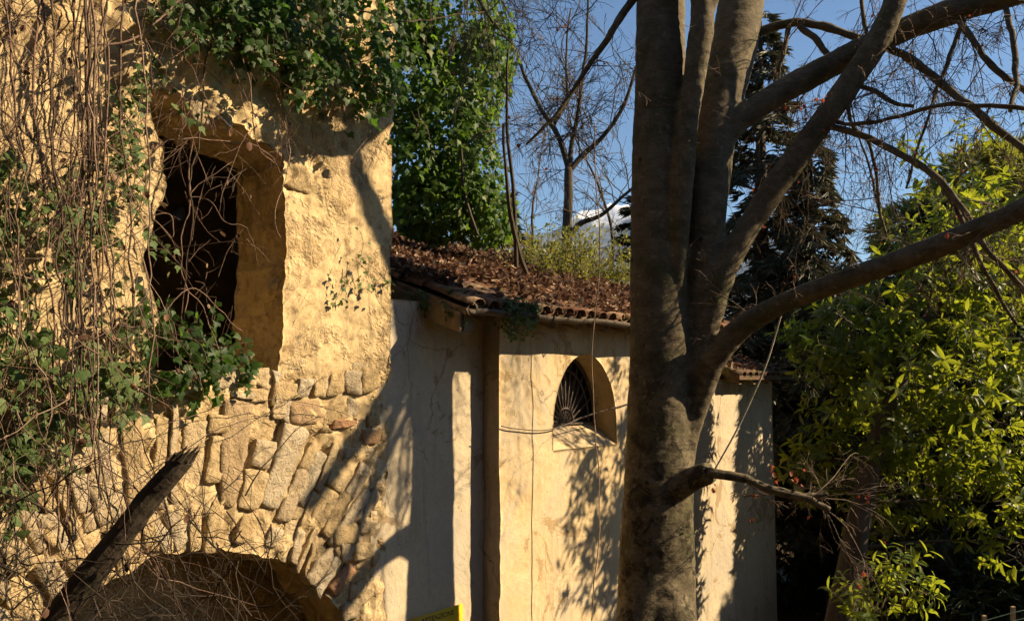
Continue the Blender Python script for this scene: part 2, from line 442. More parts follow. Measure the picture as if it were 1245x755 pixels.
M['ink'] = m_plain('sign_black_paint', (0.02, 0.02, 0.02), 0.5, 0, 0.1)
M['post'] = m_plain('fence_post_wood', (0.42, 0.30, 0.18), 0.85, 0, 0.4)
M['wire'] = m_plain('green_wire', (0.12, 0.2, 0.13), 0.5, 0.3, 0.2)

def m_ground():
    t = NT('forest_floor'); v = t.pos()
    a = t.noise(v, 1.2, 8, 0.7); f = t.noise(v, 22, 8, 0.7)
    c = t.ramp(a, [(0.3, (0.03, 0.027, 0.012)), (0.5, (0.055, 0.04, 0.02)), (0.75, (0.035, 0.045, 0.014))])
    c = t.mix(t.ramp(f, [(0.45, (0, 0, 0)), (0.7, (0.7,)*3)]), c, (0.09, 0.05, 0.025))
    return t.set(c, 0.95, t.bump(f, 0.8, 0.05), 0.1)
M['ground'] = m_ground()
def m_mountain():
    t = NT('haze_blue_rock_and_snow'); g = t.n('ShaderNodeNewGeometry')
    sx = t.n('ShaderNodeSeparateXYZ'); t.l(g.outputs['Position'], sx.inputs[0])
    nz = t.noise(t.pos(), 0.006, 9, 0.65)
    ad = t.n('ShaderNodeMath', operation='MULTIPLY_ADD'); t.l(nz, ad.inputs[0]); ad.inputs[1].default_value = 420; t.l(sx.outputs['Z'], ad.inputs[2])
    mr = t.n('ShaderNodeMapRange'); mr.inputs[1].default_value = 960; mr.inputs[2].default_value = 1040; t.l(ad.outputs[0], mr.inputs[0])
    forest = t.ramp(t.noise(t.pos(), 0.02, 6), [(0.35, (0.08, 0.10, 0.13)), (0.65, (0.15, 0.17, 0.20))])  # slope colour shifted to blue, so part of the haze is painted in
    c = t.mix(mr.outputs[0], forest, (0.85, 0.86, 0.88))
    return t.set(c, 0.9, None, 0.1)
M['mountain'] = m_mountain()

# ------------------------------------------------------------------ perforated wall sheet
def wall_sheet(s0, s1, z0, z1, step, void, rfun, thick, rv=0.012):
    """front grid with openings where void(s,z) < 0, edges drawn back by `thick`"""
    ns, nz = int(round((s1 - s0) / step)) + 1, int(round((z1 - z0) / step)) + 1
    S, Z = np.meshgrid(np.linspace(s0, s1, ns), np.linspace(z0, z1, nz), indexing='ij')
    f = void(S, Z)
    keep = (f[:-1, :-1] + f[1:, :-1] + f[:-1, 1:] + f[1:, 1:]) > 0
    touch_k = np.zeros_like(f, bool); touch_x = np.zeros_like(f, bool)
    for a in (0, 1):
        for b in (0, 1):
            sl = (slice(a, a + ns - 1), slice(b, b + nz - 1))
            touch_k[sl] |= keep; touch_x[sl] |= ~keep
    bd = touch_k & touch_x
    e = step * 0.3
    gs = (void(S + e, Z) - void(S - e, Z)) / (2*e); gz = (void(S, Z + e) - void(S, Z - e)) / (2*e)
    g2 = gs**2 + gz**2 + 1e-6
    ds, dz = np.clip(-f*gs/g2, -0.8*step, 0.8*step), np.clip(-f*gz/g2, -0.8*step, 0.8*step)
    S2, Z2 = S + np.where(bd, ds, 0), Z + np.where(bd, dz, 0)
    Rr = rfun(S2, Z2)
    Vf = W(S2, Rr, Z2).reshape(-1, 3)
    Vb = W(S2, Rr * 0 + rfun(S2, Z2).mean() - thick, Z2).reshape(-1, 3)
    idx = np.arange(ns * nz).reshape(ns, nz)
    q = np.stack([idx[:-1, :-1], idx[1:, :-1], idx[1:, 1:], idx[:-1, 1:]], -1)[keep]
    # border edges
    kp = np.pad(keep, 1)
    E = []
    k0 = kp[1:-1, 1:-1]
    def ed(mask, a, b): E.append(np.stack([a[mask], b[mask]], 1))
    ed(k0 & ~kp[:-2, 1:-1], idx[:-1, 1:], idx[:-1, :-1])
    ed(k0 & ~kp[2:, 1:-1], idx[1:, :-1], idx[1:, 1:])
    ed(k0 & ~kp[1:-1, :-2], idx[:-1, :-1], idx[1:, :-1])
    ed(k0 & ~kp[1:-1, 2:], idx[1:, 1:], idx[:-1, 1:])
    E = np.concatenate(E)
    N = ns * nz
    # reveals in four strips so that they can be rough
    V = [Vf]; strips = 9
    for k in range(1, strips + 1):
        t_ = k / strips
        B = Vf * (1 - t_) + Vb * t_
        if k < strips:
            dd = fbm(B, 3.5, 4)[:, None] * rv
            B = B + dd * np.array([0.3, 0.3, 1.0]) + fbm(B + 9, 4.0, 5, 0.6)[:, None] * rv * 1.5 * D3
        V.append(B)
    V = np.concatenate(V)
    F = [q]
    for k in range(strips):
        F.append(np.stack([E[:, 0] + k*N, E[:, 1] + k*N, E[:, 1] + (k+1)*N, E[:, 0] + (k+1)*N], 1))
    F.append(q[:, ::-1] + strips * N)
    F = np.concatenate(F)
    used = np.unique(F); mp = np.full(len(V), -1); mp[used] = np.arange(len(used))
    return V[used], mp[F]

# ------------------------------------------------------------------ ground, mountain
def ground_z(x, y):
    x, y = np.asarray(x, float), np.asarray(y, float)
    s = (x - P0[0]) * D3[0] + (y - P0[1]) * D3[1]
    r = (x - P0[0]) * N3[0] + (y - P0[1]) * N3[1]
    zf = -1.75 - 0.215 * np.clip(y, -6, 12.5)
    zf = zf + 0.05 * np.clip(-y - 0, 0, 6)
    # bank behind the chapel
    bank = smooth(-4.6, -5.6, r) * smooth(11.0, 8.0, s) * smooth(60, 26, y)
    z = zf * (1 - bank) + 1.35 * bank
    # unseen slope behind the camera, added to cut the sky light
    z = z + 17.0 * smooth(-1.5, -22, y + 0.25 * x) * smooth(90, 60, np.hypot(x, y))
    far = smooth(60, 180, np.hypot(x, y))
    z = z * (1 - far) - 9.0 * far
    return z + 0.12 * fbm(np.stack([x, y, x*0], -1), 0.5, 4) * (1 - far)
def build_ground():
    g = np.concatenate([-np.geomspace(6000, 23, 22), np.linspace(-22, 24, 131), np.geomspace(25, 6000, 24)])
    h = np.concatenate([-np.geomspace(6000, 29, 18), np.linspace(-28, 34, 171), np.geomspace(35, 6000, 24)])
    X, Y = np.meshgrid(g, h, indexing='ij')
    V = np.stack([X, Y, ground_z(X, Y)], -1).reshape(-1, 3)
    idx = np.arange(X.size).reshape(X.shape)
    F = np.stack([idx[:-1, :-1], idx[1:, :-1], idx[1:, 1:], idx[:-1, 1:]], -1).reshape(-1, 4)
    return tag(obj('ground', (V, F), M['ground'], None, True, (0, 0, 0)), 'leaf strewn forest floor sloping down to the walls', 'ground', kind='structure')
build_ground()
def build_mountain():
    X, Y = np.meshgrid(np.linspace(-4200, 4200, 211), np.linspace(2600, 5600, 76), indexing='ij')
    p = np.stack([X, Y, X * 0], -1)
    ridge = 1 - np.abs(fbm(p, 0.0011, 6, 0.5)) * 1.5
    prof = 1010 - 0.30 * np.abs(X - 330) ** 0.96
    env = np.exp(-((Y - 4300) / 780) ** 2)
    Z = -40 + np.clip(prof, 120, 1400) * env * (0.72 + 0.30 * ridge) + 45 * fbm(p, 0.006, 5)* env
    V = np.stack([X, Y, Z], -1).reshape(-1, 3); idx = np.arange(X.size).reshape(X.shape)
    F = np.stack([idx[:-1, :-1], idx[1:, :-1], idx[1:, 1:], idx[:-1, 1:]], -1).reshape(-1, 4)
    return tag(obj('mountain', (V, F), M['mountain'], None, True, (0, 4300, 0)), 'distant blue mountain ridge with snow on its top', 'mountain', kind='structure')
build_mountain()

# ------------------------------------------------------------------ chapel
EZ, EO, PITCHR = 0.72, 0.38, 0.33          # eave height and overhang, roof slope
S_L, S_R, R_RIDGE = -0.86, 5.25, -4.2
def roof_z(r): return EZ + (EO - r) * PITCHR
chapel = thing('chapel', 'small ochre plastered chapel with lunette window and leaf covered tile roof', 'chapel', W(2.5, -0.2, -3.4))
def v_front(S, Z):
    q = np.stack([S, Z, S*0], -1)
    e = 1 - np.sqrt(((S - 1.61) / 0.66) ** 2 + ((np.maximum(Z, -0.60) + 0.60) / 0.90) ** 2)
    lun = np.where(Z > -0.83, e * 0.66, -np.abs(Z + 0.83) - 0.001)
    lun = np.minimum(e * 0.66, (Z + 0.84))
    edge = S - 0.004 - 0.035 * np.clip(fbm(q, 5.0, 5) + 0.15, 0, 1) * smooth(0.2, -2.2, Z) * 1.3
    return np.minimum(-lun + 0.008 * fbm(q, 6, 3), edge)
def r_plain(base, amp=0.012, sc=1.1):
    return lambda S, Z: base + amp * fbm(np.stack([S, Z, S*0 + base*7], -1), sc, 5)
fw = obj('front_wall', wall_sheet(-0.05, 5.1, -3.7, 0.86, 0.03, v_front, r_plain(0.0), 0.36), M['plaster'], chapel, True)
fw.data.materials.append(M['plaster_shade'])          # the corner return: stained plaster, its shade painted in as darker grey
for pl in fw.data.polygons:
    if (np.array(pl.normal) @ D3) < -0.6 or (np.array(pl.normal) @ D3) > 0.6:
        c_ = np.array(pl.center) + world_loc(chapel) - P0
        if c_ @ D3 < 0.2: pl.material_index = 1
obj('gable_wall', (lambda p: prism(p, D3 * 0.32))([W(0.03, r, z) for r, z in ((-0.355, -3.7), (-0.355, roof_z(-0.355) - 0.12), (R_RIDGE, roof_z(R_RIDGE) - 0.12), (R_RIDGE*2, 0.7), (R_RIDGE*2, -3.7))]), M['plaster'], chapel)
obj('far_gable_wall', (lambda p: prism(p, -D3 * 0.32))([W(5.095, r, z) for r, z in ((-0.37, -3.7), (-0.37, roof_z(-0.37) - 0.12), (R_RIDGE, roof_z(R_RIDGE) - 0.12), (R_RIDGE*2, 0.7), (R_RIDGE*2, -3.7))]), M['plaster'], chapel)
obj('back_wall', box_w(0.36, 4.77, R_RIDGE*2, R_RIDGE*2 + 0.3, -3.7, 0.7), M['plaster'], chapel)
# window
win = obj('window', (lambda a: prism([W(1.61 + 0.7*math.cos(t), -0.37, -0.60 + 0.94*math.sin(t)) for t in a] + [W(0.93, -0.37, -0.86), W(2.29, -0.37, -0.86)][:2], -N3 * 0.03))(np.linspace(0, math.pi, 25)), M['glass'], chapel)
obj('sill', (lambda p: prism(p, D3 * 1.34))([W(0.94, r, z) for r, z in ((-0.012, -0.90), (-0.012, -0.835), (-0.36, -0.59), (-0.36, -0.90))]), M['plaster'], win)
gz0, gr = -0.575, -0.33
def arcpts(rad_s, rad_z, a0=0.0, a1=math.pi, n=24):
    return np.array([W(1.61 + rad_s*math.cos(t), gr, gz0 + rad_z*math.sin(t)) for t in np.linspace(a0, a1, n)])
for (a, b, th) in ((0.62, 0.84, 0.022), (0.50, 0.68, 0.012), (0.17, 0.2, 0.016)):
    obj('grille_ring', tube(arcpts(a, b), th, 6), M['iron'], win, True)
for t in np.linspace(R(9), R(171), 13):
    c, s_ = math.cos(t), math.sin(t)
    obj('grille_bar', tube(np.array([W(1.61 + 0.17*c, gr, gz0 + 0.2*s_), W(1.61 + 0.62*c, gr, gz0 + 0.84*s_)]), 0.012, 6), M['iron'], win, True)
for k in range(7):       # scrolls inside the small half ring
    t = R(20 + k * 23.3)
    obj('grille_scroll', tube(np.array([W(1.61 + (0.085 + 0.045*math.cos(a))*math.cos(t), gr + 0.004, gz0 + 0.012 + (0.1 + 0.05*math.sin(a))*math.sin(t) + 0.03*math.cos(a)) for a in np.linspace(0, 5.5, 10)]), 0.006, 5), M['iron'], win, True)
obj('grille_base_bar', tube(np.array([W(0.97, gr, gz0), W(2.25, gr, gz0)]), 0.014, 6), M['iron'], win, True)
# roof: boards, tiles, beams
roof = obj('roof', prism([W(S_L, r, z) for r, z in ((EO - 0.05, roof_z(EO - 0.05) - 0.11), (EO - 0.05, roof_z(EO - 0.05) - 0.045), (R_RIDGE, roof_z(R_RIDGE) - 0.045), (R_RIDGE*2 - 0.4, 0.62), (R_RIDGE*2 - 0.4, 0.55), (R_RIDGE, roof_z(R_RIDGE) - 0.11))], D3 * (S_R - S_L)), M['tile'], chapel)
def tile_mesh(L=0.44, w0=0.092, w1=0.072, th=0.013, n=7):
    V, F = [], []
    for k, (y, w) in enumerate(((0, w0), (L * 0.5, (w0 + w1) / 2), (L, w1))):
        for a in np.linspace(0, math.pi, n):
            V.append((w * math.cos(a), y, w * 0.78 * math.sin(a)))
        for a in np.linspace(0, math.pi, n):
            V.append(((w - th) * math.cos(a), y, (w - th) * 0.78 * math.sin(a)))
    for k in range(2):
        for j in range(n - 1):
            o = k*2*n
            F.append((o+j, o+j+1, o+2*n+j+1, o+2*n+j)); F.append((o+n+j+1, o+n+j, o+3*n+j, o+3*n+j+1))
    for j in range(n - 1):
        F.append((j+1, j, n+j, n+j+1)); o = 4*n; F.append((o+j, o+j+1, o+n+j+1, o+n+j))
    return V, F
tv, tf_ = tile_mesh()
tile_me = bpy.data.meshes.new('tile'); tile_me.from_pydata(tv, [], tf_); tile_me.materials.append(M['tile'])
tile_me.polygons.foreach_set('use_smooth', np.ones(len(tile_me.polygons), bool))
pan_v = [(x, y, -z) for x, y, z in tv]
pan_me = bpy.data.meshes.new('pan_tile'); pan_me.from_pydata(pan_v, [], [f[::-1] for f in tf_]); pan_me.materials.append(M['tile'])
UPS = -N3 * math.cos(math.atan(PITCHR)) + np.array([0, 0, math.sin(math.atan(PITCHR))])
UPN = np.cross(D3, UPS)
chap_loc = world_loc(chapel)
ROTT = Matrix(np.stack([D3, UPS, UPN], -1).tolist())
def place_tile(me, name, s, r, dz, jit):
    o = bpy.data.objects.new(name, me); COL.objects.link(o); o.parent = roof
    p = W(s, r, roof_z(r) + dz) - world_loc(roof)
    slip = rng.random() < 0.08
    e = Euler((rng.normal(0, 0.03*jit), rng.normal(0, 0.06*jit), rng.normal(0, 0.15 if slip else 0.05*jit)))
    o.matrix_local = Matrix.Translation(Vector(p)) @ (ROTT @ e.to_matrix()).to_4x4()
ncol = int((S_R - S_L) / 0.215)
for i in range(ncol + 1):
    for k in range(9):
        rr = EO + 0.03 - k * 0.37 + rng.normal(0, 0.012)
        place_tile(tile_me, 'cover_tile', S_L + 0.10 + i * 0.2145 + rng.normal(0, 0.006), rr, 0.012 + 0.006*rng.random(), 1.0)
    for k in range(3):
        rr = EO + 0.0 - k * 0.37
        if i < ncol: place_tile(pan_me, 'pan_tile', S_L + 0.207 + i * 0.2145, rr, 0.035, 0.5)
# verge: two boards and a beam under the tile edge
for j, (sa, sb, zo, zt) in enumerate(((-0.90, -0.865, -0.30, -0.10), (-0.84, -0.70, -0.29, -0.115))):
    obj('verge_board' if j == 0 else 'verge_beam', prism([W(sa, r, roof_z(r) + z) for r, z in ((EO - 0.10, zo), (EO - 0.10, zt), (-3.2, zt), (-3.2, zo))], D3 * (sb - sa)), M['wood'], roof)
for k in range(11):
    s = -0.45 + k * 0.52
    obj('rafter', prism([W(s, r, roof_z(r) + z) for r, z in ((EO - 0.12, -0.20), (EO - 0.12, -0.113), (-0.37, -0.113), (-0.37, -0.20))], D3 * 0.08), M['wood'], roof)
for k in range(6):       # boards seen from below at the left overhang
    s = -0.69 + k*0.115
    obj('soffit_board', prism([W(s, r, roof_z(r) + z) for r, z in ((EO - 0.13, -0.132), (EO - 0.13, -0.113), (-1.6, -0.113), (-1.6, -0.132))], D3 * 0.10), M['wood'], roof)
# gutter
def gutter_vf():
    V, F = [], []; n = 8; ss = np.linspace(S_L + 0.02, S_R, 26)
    for k, s in enumerate(ss):
        sag = 0.02 * math.sin(k * 0.9) * 0.5 - 0.012 * (k % 5 == 2)
        for rad in (0.062, 0.055):
            for a in np.linspace(math.pi, 2 * math.pi, n):
                V.append(W(s, EO + 0.03 + rad*math.cos(a), EZ - 0.035 + sag + rad*math.sin(a)))
    for k in range(len(ss) - 1):
        for h in (0, 1):
            for j in range(n - 1):
                a = k*2*n + h*n + j
                F.append((a, a+1, a+1+2*n, a+2*n))
        for j in (0, n-1):
            a = k*2*n + j; F.append((a, a+n, a+n+2*n, a+2*n))
    return np.array(V), np.array(F)
gut = obj('gutter', gutter_vf(), M['zinc'], chapel, True)
obj('gutter_end_cap', tube(np.array([W(S_L - 0.005, EO + 0.03, EZ - 0.04), W(S_L + 0.018, EO + 0.03, EZ - 0.04)]), 0.066, 14), M['zinc'], gut)
for s in np.linspace(-0.4, 5.0, 8):
    obj('gutter_bracket', tube(np.array([W(s, EO - 0.06, EZ - 0.05), W(s, EO + 0.02, EZ - 0.105), W(s, EO + 0.085, EZ - 0.10), W(s, EO + 0.10, EZ - 0.03)]), 0.008, 5), M['iron'], gut)

# ------------------------------------------------------------------ lower annex at the chapel's far end
annex = thing('annex', 'lower plastered annex with mossy tile roof behind the beech trunk', 'building', W(6.1, -1.0, -4.0))
obj('wall', wall_sheet(4.1, 6.95, -4.9, -0.02, 0.05, lambda S, Z: S*0 + 1, r_plain(0.06, 0.02), 0.34), M['plaster_pale'], annex, True)
obj('side_wall', prism([W(6.94, r, z) for r, z in ((-0.29, -4.9), (-0.29, 0.08), (-3.0, 0.78), (-3.0, -4.9))], -D3 * 0.34), M['plaster_pale'], annex)
aroof = obj('roof', prism([W(5.12, r, z) for r, z in ((0.35, -0.02), (0.35, 0.045), (-3.1, 0.945), (-3.1, 0.88))], D3 * 2.05), M['mossy_tile'], annex)
moss_me = tile_me.copy(); moss_me.materials.clear(); moss_me.materials.append(M['mossy_tile'])
AROT = None
def place_annex_tile(s, r):
    o = bpy.data.objects.new('cover_tile', moss_me); COL.objects.link(o); o.parent = aroof
    up = -N3 * math.cos(0.255) + np.array([0, 0, math.sin(0.255)])
    Rm = Matrix(np.stack([D3, up, np.cross(D3, up)], -1).tolist())
    e = Euler((rng.normal(0, 0.02), rng.normal(0, 0.06), rng.normal(0, 0.05)))
    o.matrix_local = Matrix.Translation(Vector(W(s, r, 0.05 + (0.35 - r)*0.26) - world_loc(aroof))) @ (Rm @ e.to_matrix()).to_4x4()
for i in range(10):
    for k in range(5):
        place_annex_tile(5.22 + i * 0.21, 0.38 - k * 0.37)
for k in range(4):
    obj('rafter', prism([W(5.25 + 0.5*k, r, z + (0.35 - r)*0.26) for r, z in ((0.28, -0.11), (0.28, -0.022), (-0.2, -0.022), (-0.2, -0.11))], D3*0.08), M['wood'], aroof)

# ------------------------------------------------------------------ plain wall between ruin and chapel
link = tag(obj('recessed_wall', wall_sheet(-1.56, 0.03, -3.7, 0.79, 0.03, lambda S, Z: S*0 + 1, r_plain(-0.25, 0.02), 0.3), M['plaster_pale'], None, True, W(-0.7, -0.25, -3.7)), 'smooth pale plaster wall between the rubble pier and the chapel corner', 'wall')

# ------------------------------------------------------------------ ruined wall
RF = -0.21
AC_S, AC_Z, AC_R = -3.42, -3.26, 1.91         # arch circle
ruin = thing('ruined_wall', 'tall ruined rubble wall with window opening and broken stone arch', 'ruin', W(-3.3, -0.8, -3.6))
def v_ruin(S, Z):
    q = np.stack([S, Z, S*0], -1)
    n1, n2 = fbm(q, 2.6, 5), fbm(q + 31, 2.6, 5)
    s, z = S + 0.10 * n1, Z + 0.09 * n2
    # window opening: ragged left jamb, straight right jamb, top falling to the right
    left = -3.74 - 0.16 * smooth(1.4, 0.7, Z) * 0 + 0.10 * np.sin(Z * 5.1) * 0.5
    top = 2.22 - 0.24 * (S + 3.72) + 0.12*n1 + 0.05 * fbm(q, 9, 3)
    bot = 0.02 + 0.07 * n2
    S3 = S + 0.05 * n1 + 0.02 * fbm(q + 5, 9, 3)
    win_ = np.minimum.reduce([s - left, -2.60 - S3, top - z, Z - bot])
    arch = AC_R + 0.05 * fbm(q, 7.0, 4) - np.sqrt((s - AC_S) ** 2 + (np.maximum(z, AC_Z) - AC_Z) ** 2)
    hole = np.minimum.reduce([0.055 - np.hypot(S + 2.56, (Z - 1.72) * 0.7), 0*S + 1])
    right = -1.375 + 0.03 * n1 + 0.03 * smooth(2.2, 3.2, Z) * n2 - S
    topw = 3.75 + 0.35 * n1 + 0.25*np.sin(S*2.3) - Z
    return np.minimum.reduce([-win_, -arch, right, topw])
def zone_stone(S, Z):
    rad = np.hypot(S - AC_S, Z - AC_Z)
    ring = smooth(AC_R - 0.1, AC_R, rad) * smooth(AC_R + 1.35, AC_R + 1.15, rad)
    low = smooth(0.10, -0.10, Z)
    lint = smooth(1.9, 2.1, Z + 0.30*(S + 3.72)) * smooth(-2.1, -2.5, S) * smooth(-4.0, -3.7, S)
    pier = smooth(-2.55, -2.43, S) * smooth(0.0, -0.2, Z)
    return np.clip(np.maximum.reduce([ring * low, lint * 0.9, low * 0.85, pier * 0.9]), 0, 1)
def r_ruin(S, Z):
    q = np.stack([S, Z, S*0 + 3], -1)
    z_ = zone_stone(S, Z)
    rough = 0.22 + 0.78 * np.clip(z_ + smooth(2.0, 2.5, Z), 0, 1)
    return RF - 0.035 * z_ + 0.03 * fbm(q, 1.6, 3) + rough * 0.075 * fbm(q, 7.0, 5, 0.62) + 0.014 * fbm(q, 26, 3) + smooth(1.9, 2.3, Z + 0.3*(S + 3.72)) * smooth(-1.7, -2.3, S) * (0.11 * fbm(np.stack([S*0.8 + Z*0.9, (Z*0.8 - S*0.9)*2.6, S*0], -1), 1.9, 4) + 0.06)
wall_main = obj('wall', wall_sheet(-5.75, -1.32, -3.7, 4.0, 0.024, v_ruin, r_ruin, 0.78, 0.085), M['earth'], ruin, True)
# rooms behind the openings
obj('inner_wall', wall_sheet(-5.7, -1.25, -0.1, 3.6, 0.08, lambda S, Z: np.hypot(S + 2.46, (Z - 1.78)*0.8) - 0.075 + 0*S, r_plain(-2.4, 0.08), 0.3), M['room_shade'], ruin, True)
obj('niche_back', wall_sheet(-5.7, -1.3, -3.7, -0.25, 0.06, lambda S, Z: S*0 + 1, r_plain(-1.26, 0.06, 2.0), 0.25), M['earth'], ruin, True)
obj('floor_slab', box_w(-5.6, -1.45, -2.36, -1.03, -0.36, -0.12), M['room_shade'], ruin)
obj('cross_wall', box_w(-1.83, -1.43, -2.36, -1.02, -0.1, 3.2), M['room_shade'], ruin)
obj('outer_cross_wall', box_w(-5.6, -5.3, -2.36, -1.02, -0.1, 3.2), M['room_shade'], ruin)
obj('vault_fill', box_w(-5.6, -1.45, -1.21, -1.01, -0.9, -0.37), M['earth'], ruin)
obj('timber_floor', box_w(-5.6, -1.45, -2.36, -1.02, 3.0, 3.2), M['room_shade'], ruin)

def stone_vf(quad, depth, r0, nu=7, nv=7, rough=0.3):
    """cleaved, angular stone on the wall from a (s,z) quad: bl, br, tr, tl"""
    q = np.asarray(quad, float)
    ax = lambda n: np.concatenate([[-1], np.linspace(-0.94, 0.94, n - 2), [1]])
    u, v = np.meshgrid(ax(nu), ax(nv), indexing='ij')
    seed = rng.random(3) * 50
    k = 1 - 0.05 * (np.abs(u) * np.abs(v)) ** 3
    uu, vv = (u * k + 1) / 2, (v * k + 1) / 2
    pt = ((1-uu)*(1-vv))[..., None]*q[0] + (uu*(1-vv))[..., None]*q[1] + (uu*vv)[..., None]*q[2] + ((1-uu)*vv)[..., None]*q[3]
    m = np.maximum(np.abs(u), np.abs(v))
    ns = np.stack([pt[..., 0], pt[..., 1], pt[..., 0]*0], -1)
    h = np.full(u.shape, 1.0)
    for _ in range(3):                       # broken faces
        a, b, c = rng.normal(0, 0.22), rng.normal(0, 0.18), rng.uniform(0.9, 1.25)
        h = np.minimum(h, c + a * u + b * v)
    h = np.clip(h, 0.1, 1.3) * depth + 0.020 * fbm(ns + seed, 9, 4, 0.65) + 0.013 * fbm(ns + seed, 30, 2)
    wv = 0.034 * np.stack([fbm(ns + seed + 5, 6, 4, 0.6), fbm(ns + seed + 11, 6, 4, 0.6)], -1)
    pt = pt + wv
    edge = m > 0.999
    h = np.where(edge, h * 0.75 - 0.010, h)
    V1 = W(pt[..., 0], r0 + h, pt[..., 1]).reshape(-1, 3)
    idx = np.arange(nu * nv).reshape(nu, nv)
    F = np.stack([idx[:-1, :-1], idx[1:, :-1], idx[1:, 1:], idx[:-1, 1:]], -1).reshape(-1, 4)
    ring = np.concatenate([idx[:, 0], idx[-1, 1:], idx[-2::-1, -1], idx[0, -2:0:-1]])
    V2 = W(pt[..., 0], r0 - 0.12, pt[..., 1]).reshape(-1, 3)[ring]
    n0 = nu * nv; m_ = len(ring); a = np.arange(m_); b = (a + 1) % m_
    F2 = np.stack([ring[a], n0 + a, n0 + b, ring[b]], 1)
    return np.concatenate([V1, V2]), np.concatenate([F, F2])
def put_stone(quad, depth, r0=None, **kw):
    q = np.asarray(quad, float); c = q.mean(0)
    if v_ruin(np.array([c[0]]), np.array([c[1]]))[0] < 0.0: return None
    if r0 is None: r0 = RF - 0.03
    if q[:, 0].max() > -1.44: return None
    o = obj('stone', stone_vf(q, depth, r0, **kw), M['stone'], wall_main, False)
    return o
def polar(rad, th): return (AC_S + rad * math.sin(th), AC_Z + rad * math.cos(th))
# outer ring of long voussoirs, sometimes split in two or three
th = R(-52)
while th < R(58):
    rad_in, rad_out = AC_R + 0.34 + rng.normal(0, 0.035), AC_R + 1.06 + rng.normal(0, 0.10)
    w = rng.choice([rng.uniform(0.07, 0.12), rng.uniform(0.12, 0.24)]) / (AC_R + 0.7)
    g = rng.uniform(0.0, 0.0035)
    a, b = th + g, th + w - g
    tilt = rng.normal(0, 0.02)
    nc = rng.choice([1, 2, 2, 3, 3])
    cuts = np.concatenate([[rad_in], np.sort(rad_in + (rad_out - rad_in) * rng.uniform(0.2, 0.8, nc - 1)), [rad_out]])
    for c0, c1 in zip(cuts[:-1], cuts[1:]):
        if c1 - c0 < 0.07 or rng.random() < 0.06: continue
        f = lambda t_, rr: polar(rr, t_ + tilt * (rr - rad_in))
        j = lambda: rng.normal(0, 0.012)
        put_stone([f(a + j()*.4, c0 + 0.006 + j()), f(b + j()*.4, c0 + 0.006 + j()), f(b + j()*.6, c1 - 0.004 + j()), f(a + j()*.6, c1 - 0.004 + j())], rng.uniform(0.015, 0.048), nu=9, nv=13 if c1 - c0 > 0.35 else 7)
    th += w
# inner ring of short thin stones
th = R(-52)
while th < R(64):
    w = rng.uniform(0.05, 0.17) / AC_R
    i0, i1 = AC_R - 0.005 + rng.normal(0, 0.035), AC_R + 0.33 + rng.normal(0, 0.04)
    sk = rng.normal(0, 0.025)
    if rng.random() > 0.1:
        put_stone([polar(i0, th + 0.003), polar(i0 + rng.normal(0, 0.04), th + w - 0.003), polar(i1, th + w - 0.004 + sk), polar(i1, th + 0.004 + sk)], rng.uniform(0.015, 0.05), nu=8, nv=10)
    th += w
# rubble: rows of uneven stones in a box, skipping the ring and the openings
def rubble(s0, s1, z0, z1, hmin, hmax, wmin, wmax, dmin, dmax, skip=0.1, slope=0.0, ok=None, jit=0.022):
    z = z0
    while z < z1:
        h = rng.uniform(hmin, hmax); s = s0 + rng.uniform(-0.1, 0)
        while s < s1:
            w = rng.uniform(wmin, wmax)
            zc = z + slope * (s - s0) + rng.normal(0, 0.02); c = (s + w/2, zc + h/2)
            if rng.random() > skip and (ok is None or ok(*c)):
                j = lambda: rng.normal(0, jit)
                hh = h * rng.uniform(0.7, 1.05)
                put_stone([(s + 0.006 + j(), zc + 0.006 + j()), (s + w - 0.006 + j(), zc + 0.006 + j()), (s + w - 0.008 + j(), zc + hh - 0.006 + j()), (s + 0.008 + j(), zc + hh - 0.006 + j())], rng.uniform(dmin, dmax), nu=9, nv=9)
            s += w
        z += h
off_ring = lambda s, z: math.hypot(s - AC_S, z - AC_Z) > AC_R + 1.12
rubble(-2.68, -1.50, -2.6, -0.05, 0.09, 0.25, 0.10, 0.34, 0.015, 0.05, 0.10, 0.05, lambda s, z: off_ring(s, z) or (s > -1.88 and z < -1.35))
rubble(-5.3, -2.6, -0.75, -0.02, 0.09, 0.17, 0.08, 0.26, 0.015, 0.05, 0.2, 0.0, off_ring)
rubble(-3.95, -2.3, 2.05, 3.0, 0.14, 0.30, 0.22, 0.60, 0.0, 0.05, 0.45, -0.45, None, 0.05)
rubble(-2.55, -1.62, -0.10, 0.30, 0.08, 0.2, 0.10, 0.28, 0.015, 0.035, 0.55)

# ------------------------------------------------------------------ plant helpers
def tris(*t): return np.array(t)
IVY_V = np.array([(0,.32,.05),(0,0,0),(-.34,.02,-.02),(-.50,.36,-.03),(-.24,.46,0),(0,1,-.06),(.24,.46,0),(.50,.36,-.03),(.34,.02,-.02)])
IVY_F = np.array([(0,i,i+1) for i in range(1,8)] + [(0,8,1)])
LAU_V = np.array([(0,0,0),(0,.27,.02),(0,.55,.0),(0,.8,-.05),(0,1,-.13),(-.13,.25,.05),(-.165,.52,.04),(-.10,.8,-.01),(.13,.25,.05),(.165,.52,.04),(.10,.8,-.01)])
LAU_F = np.array([(0,1,5),(1,6,5),(1,2,6),(2,7,6),(2,3,7),(3,4,7),(0,8,1),(1,8,9),(1,9,2),(2,9,10),(2,10,3),(3,10,4)])
SML_V = np.array([(0,0,0),(-.26,.45,.06),(0,1,-.08),(.26,.45,.06),(0,.5,-.02)])
SML_F = np.array([(0,4,1),(1,4,2),(2,4,3),(3,4,0)])
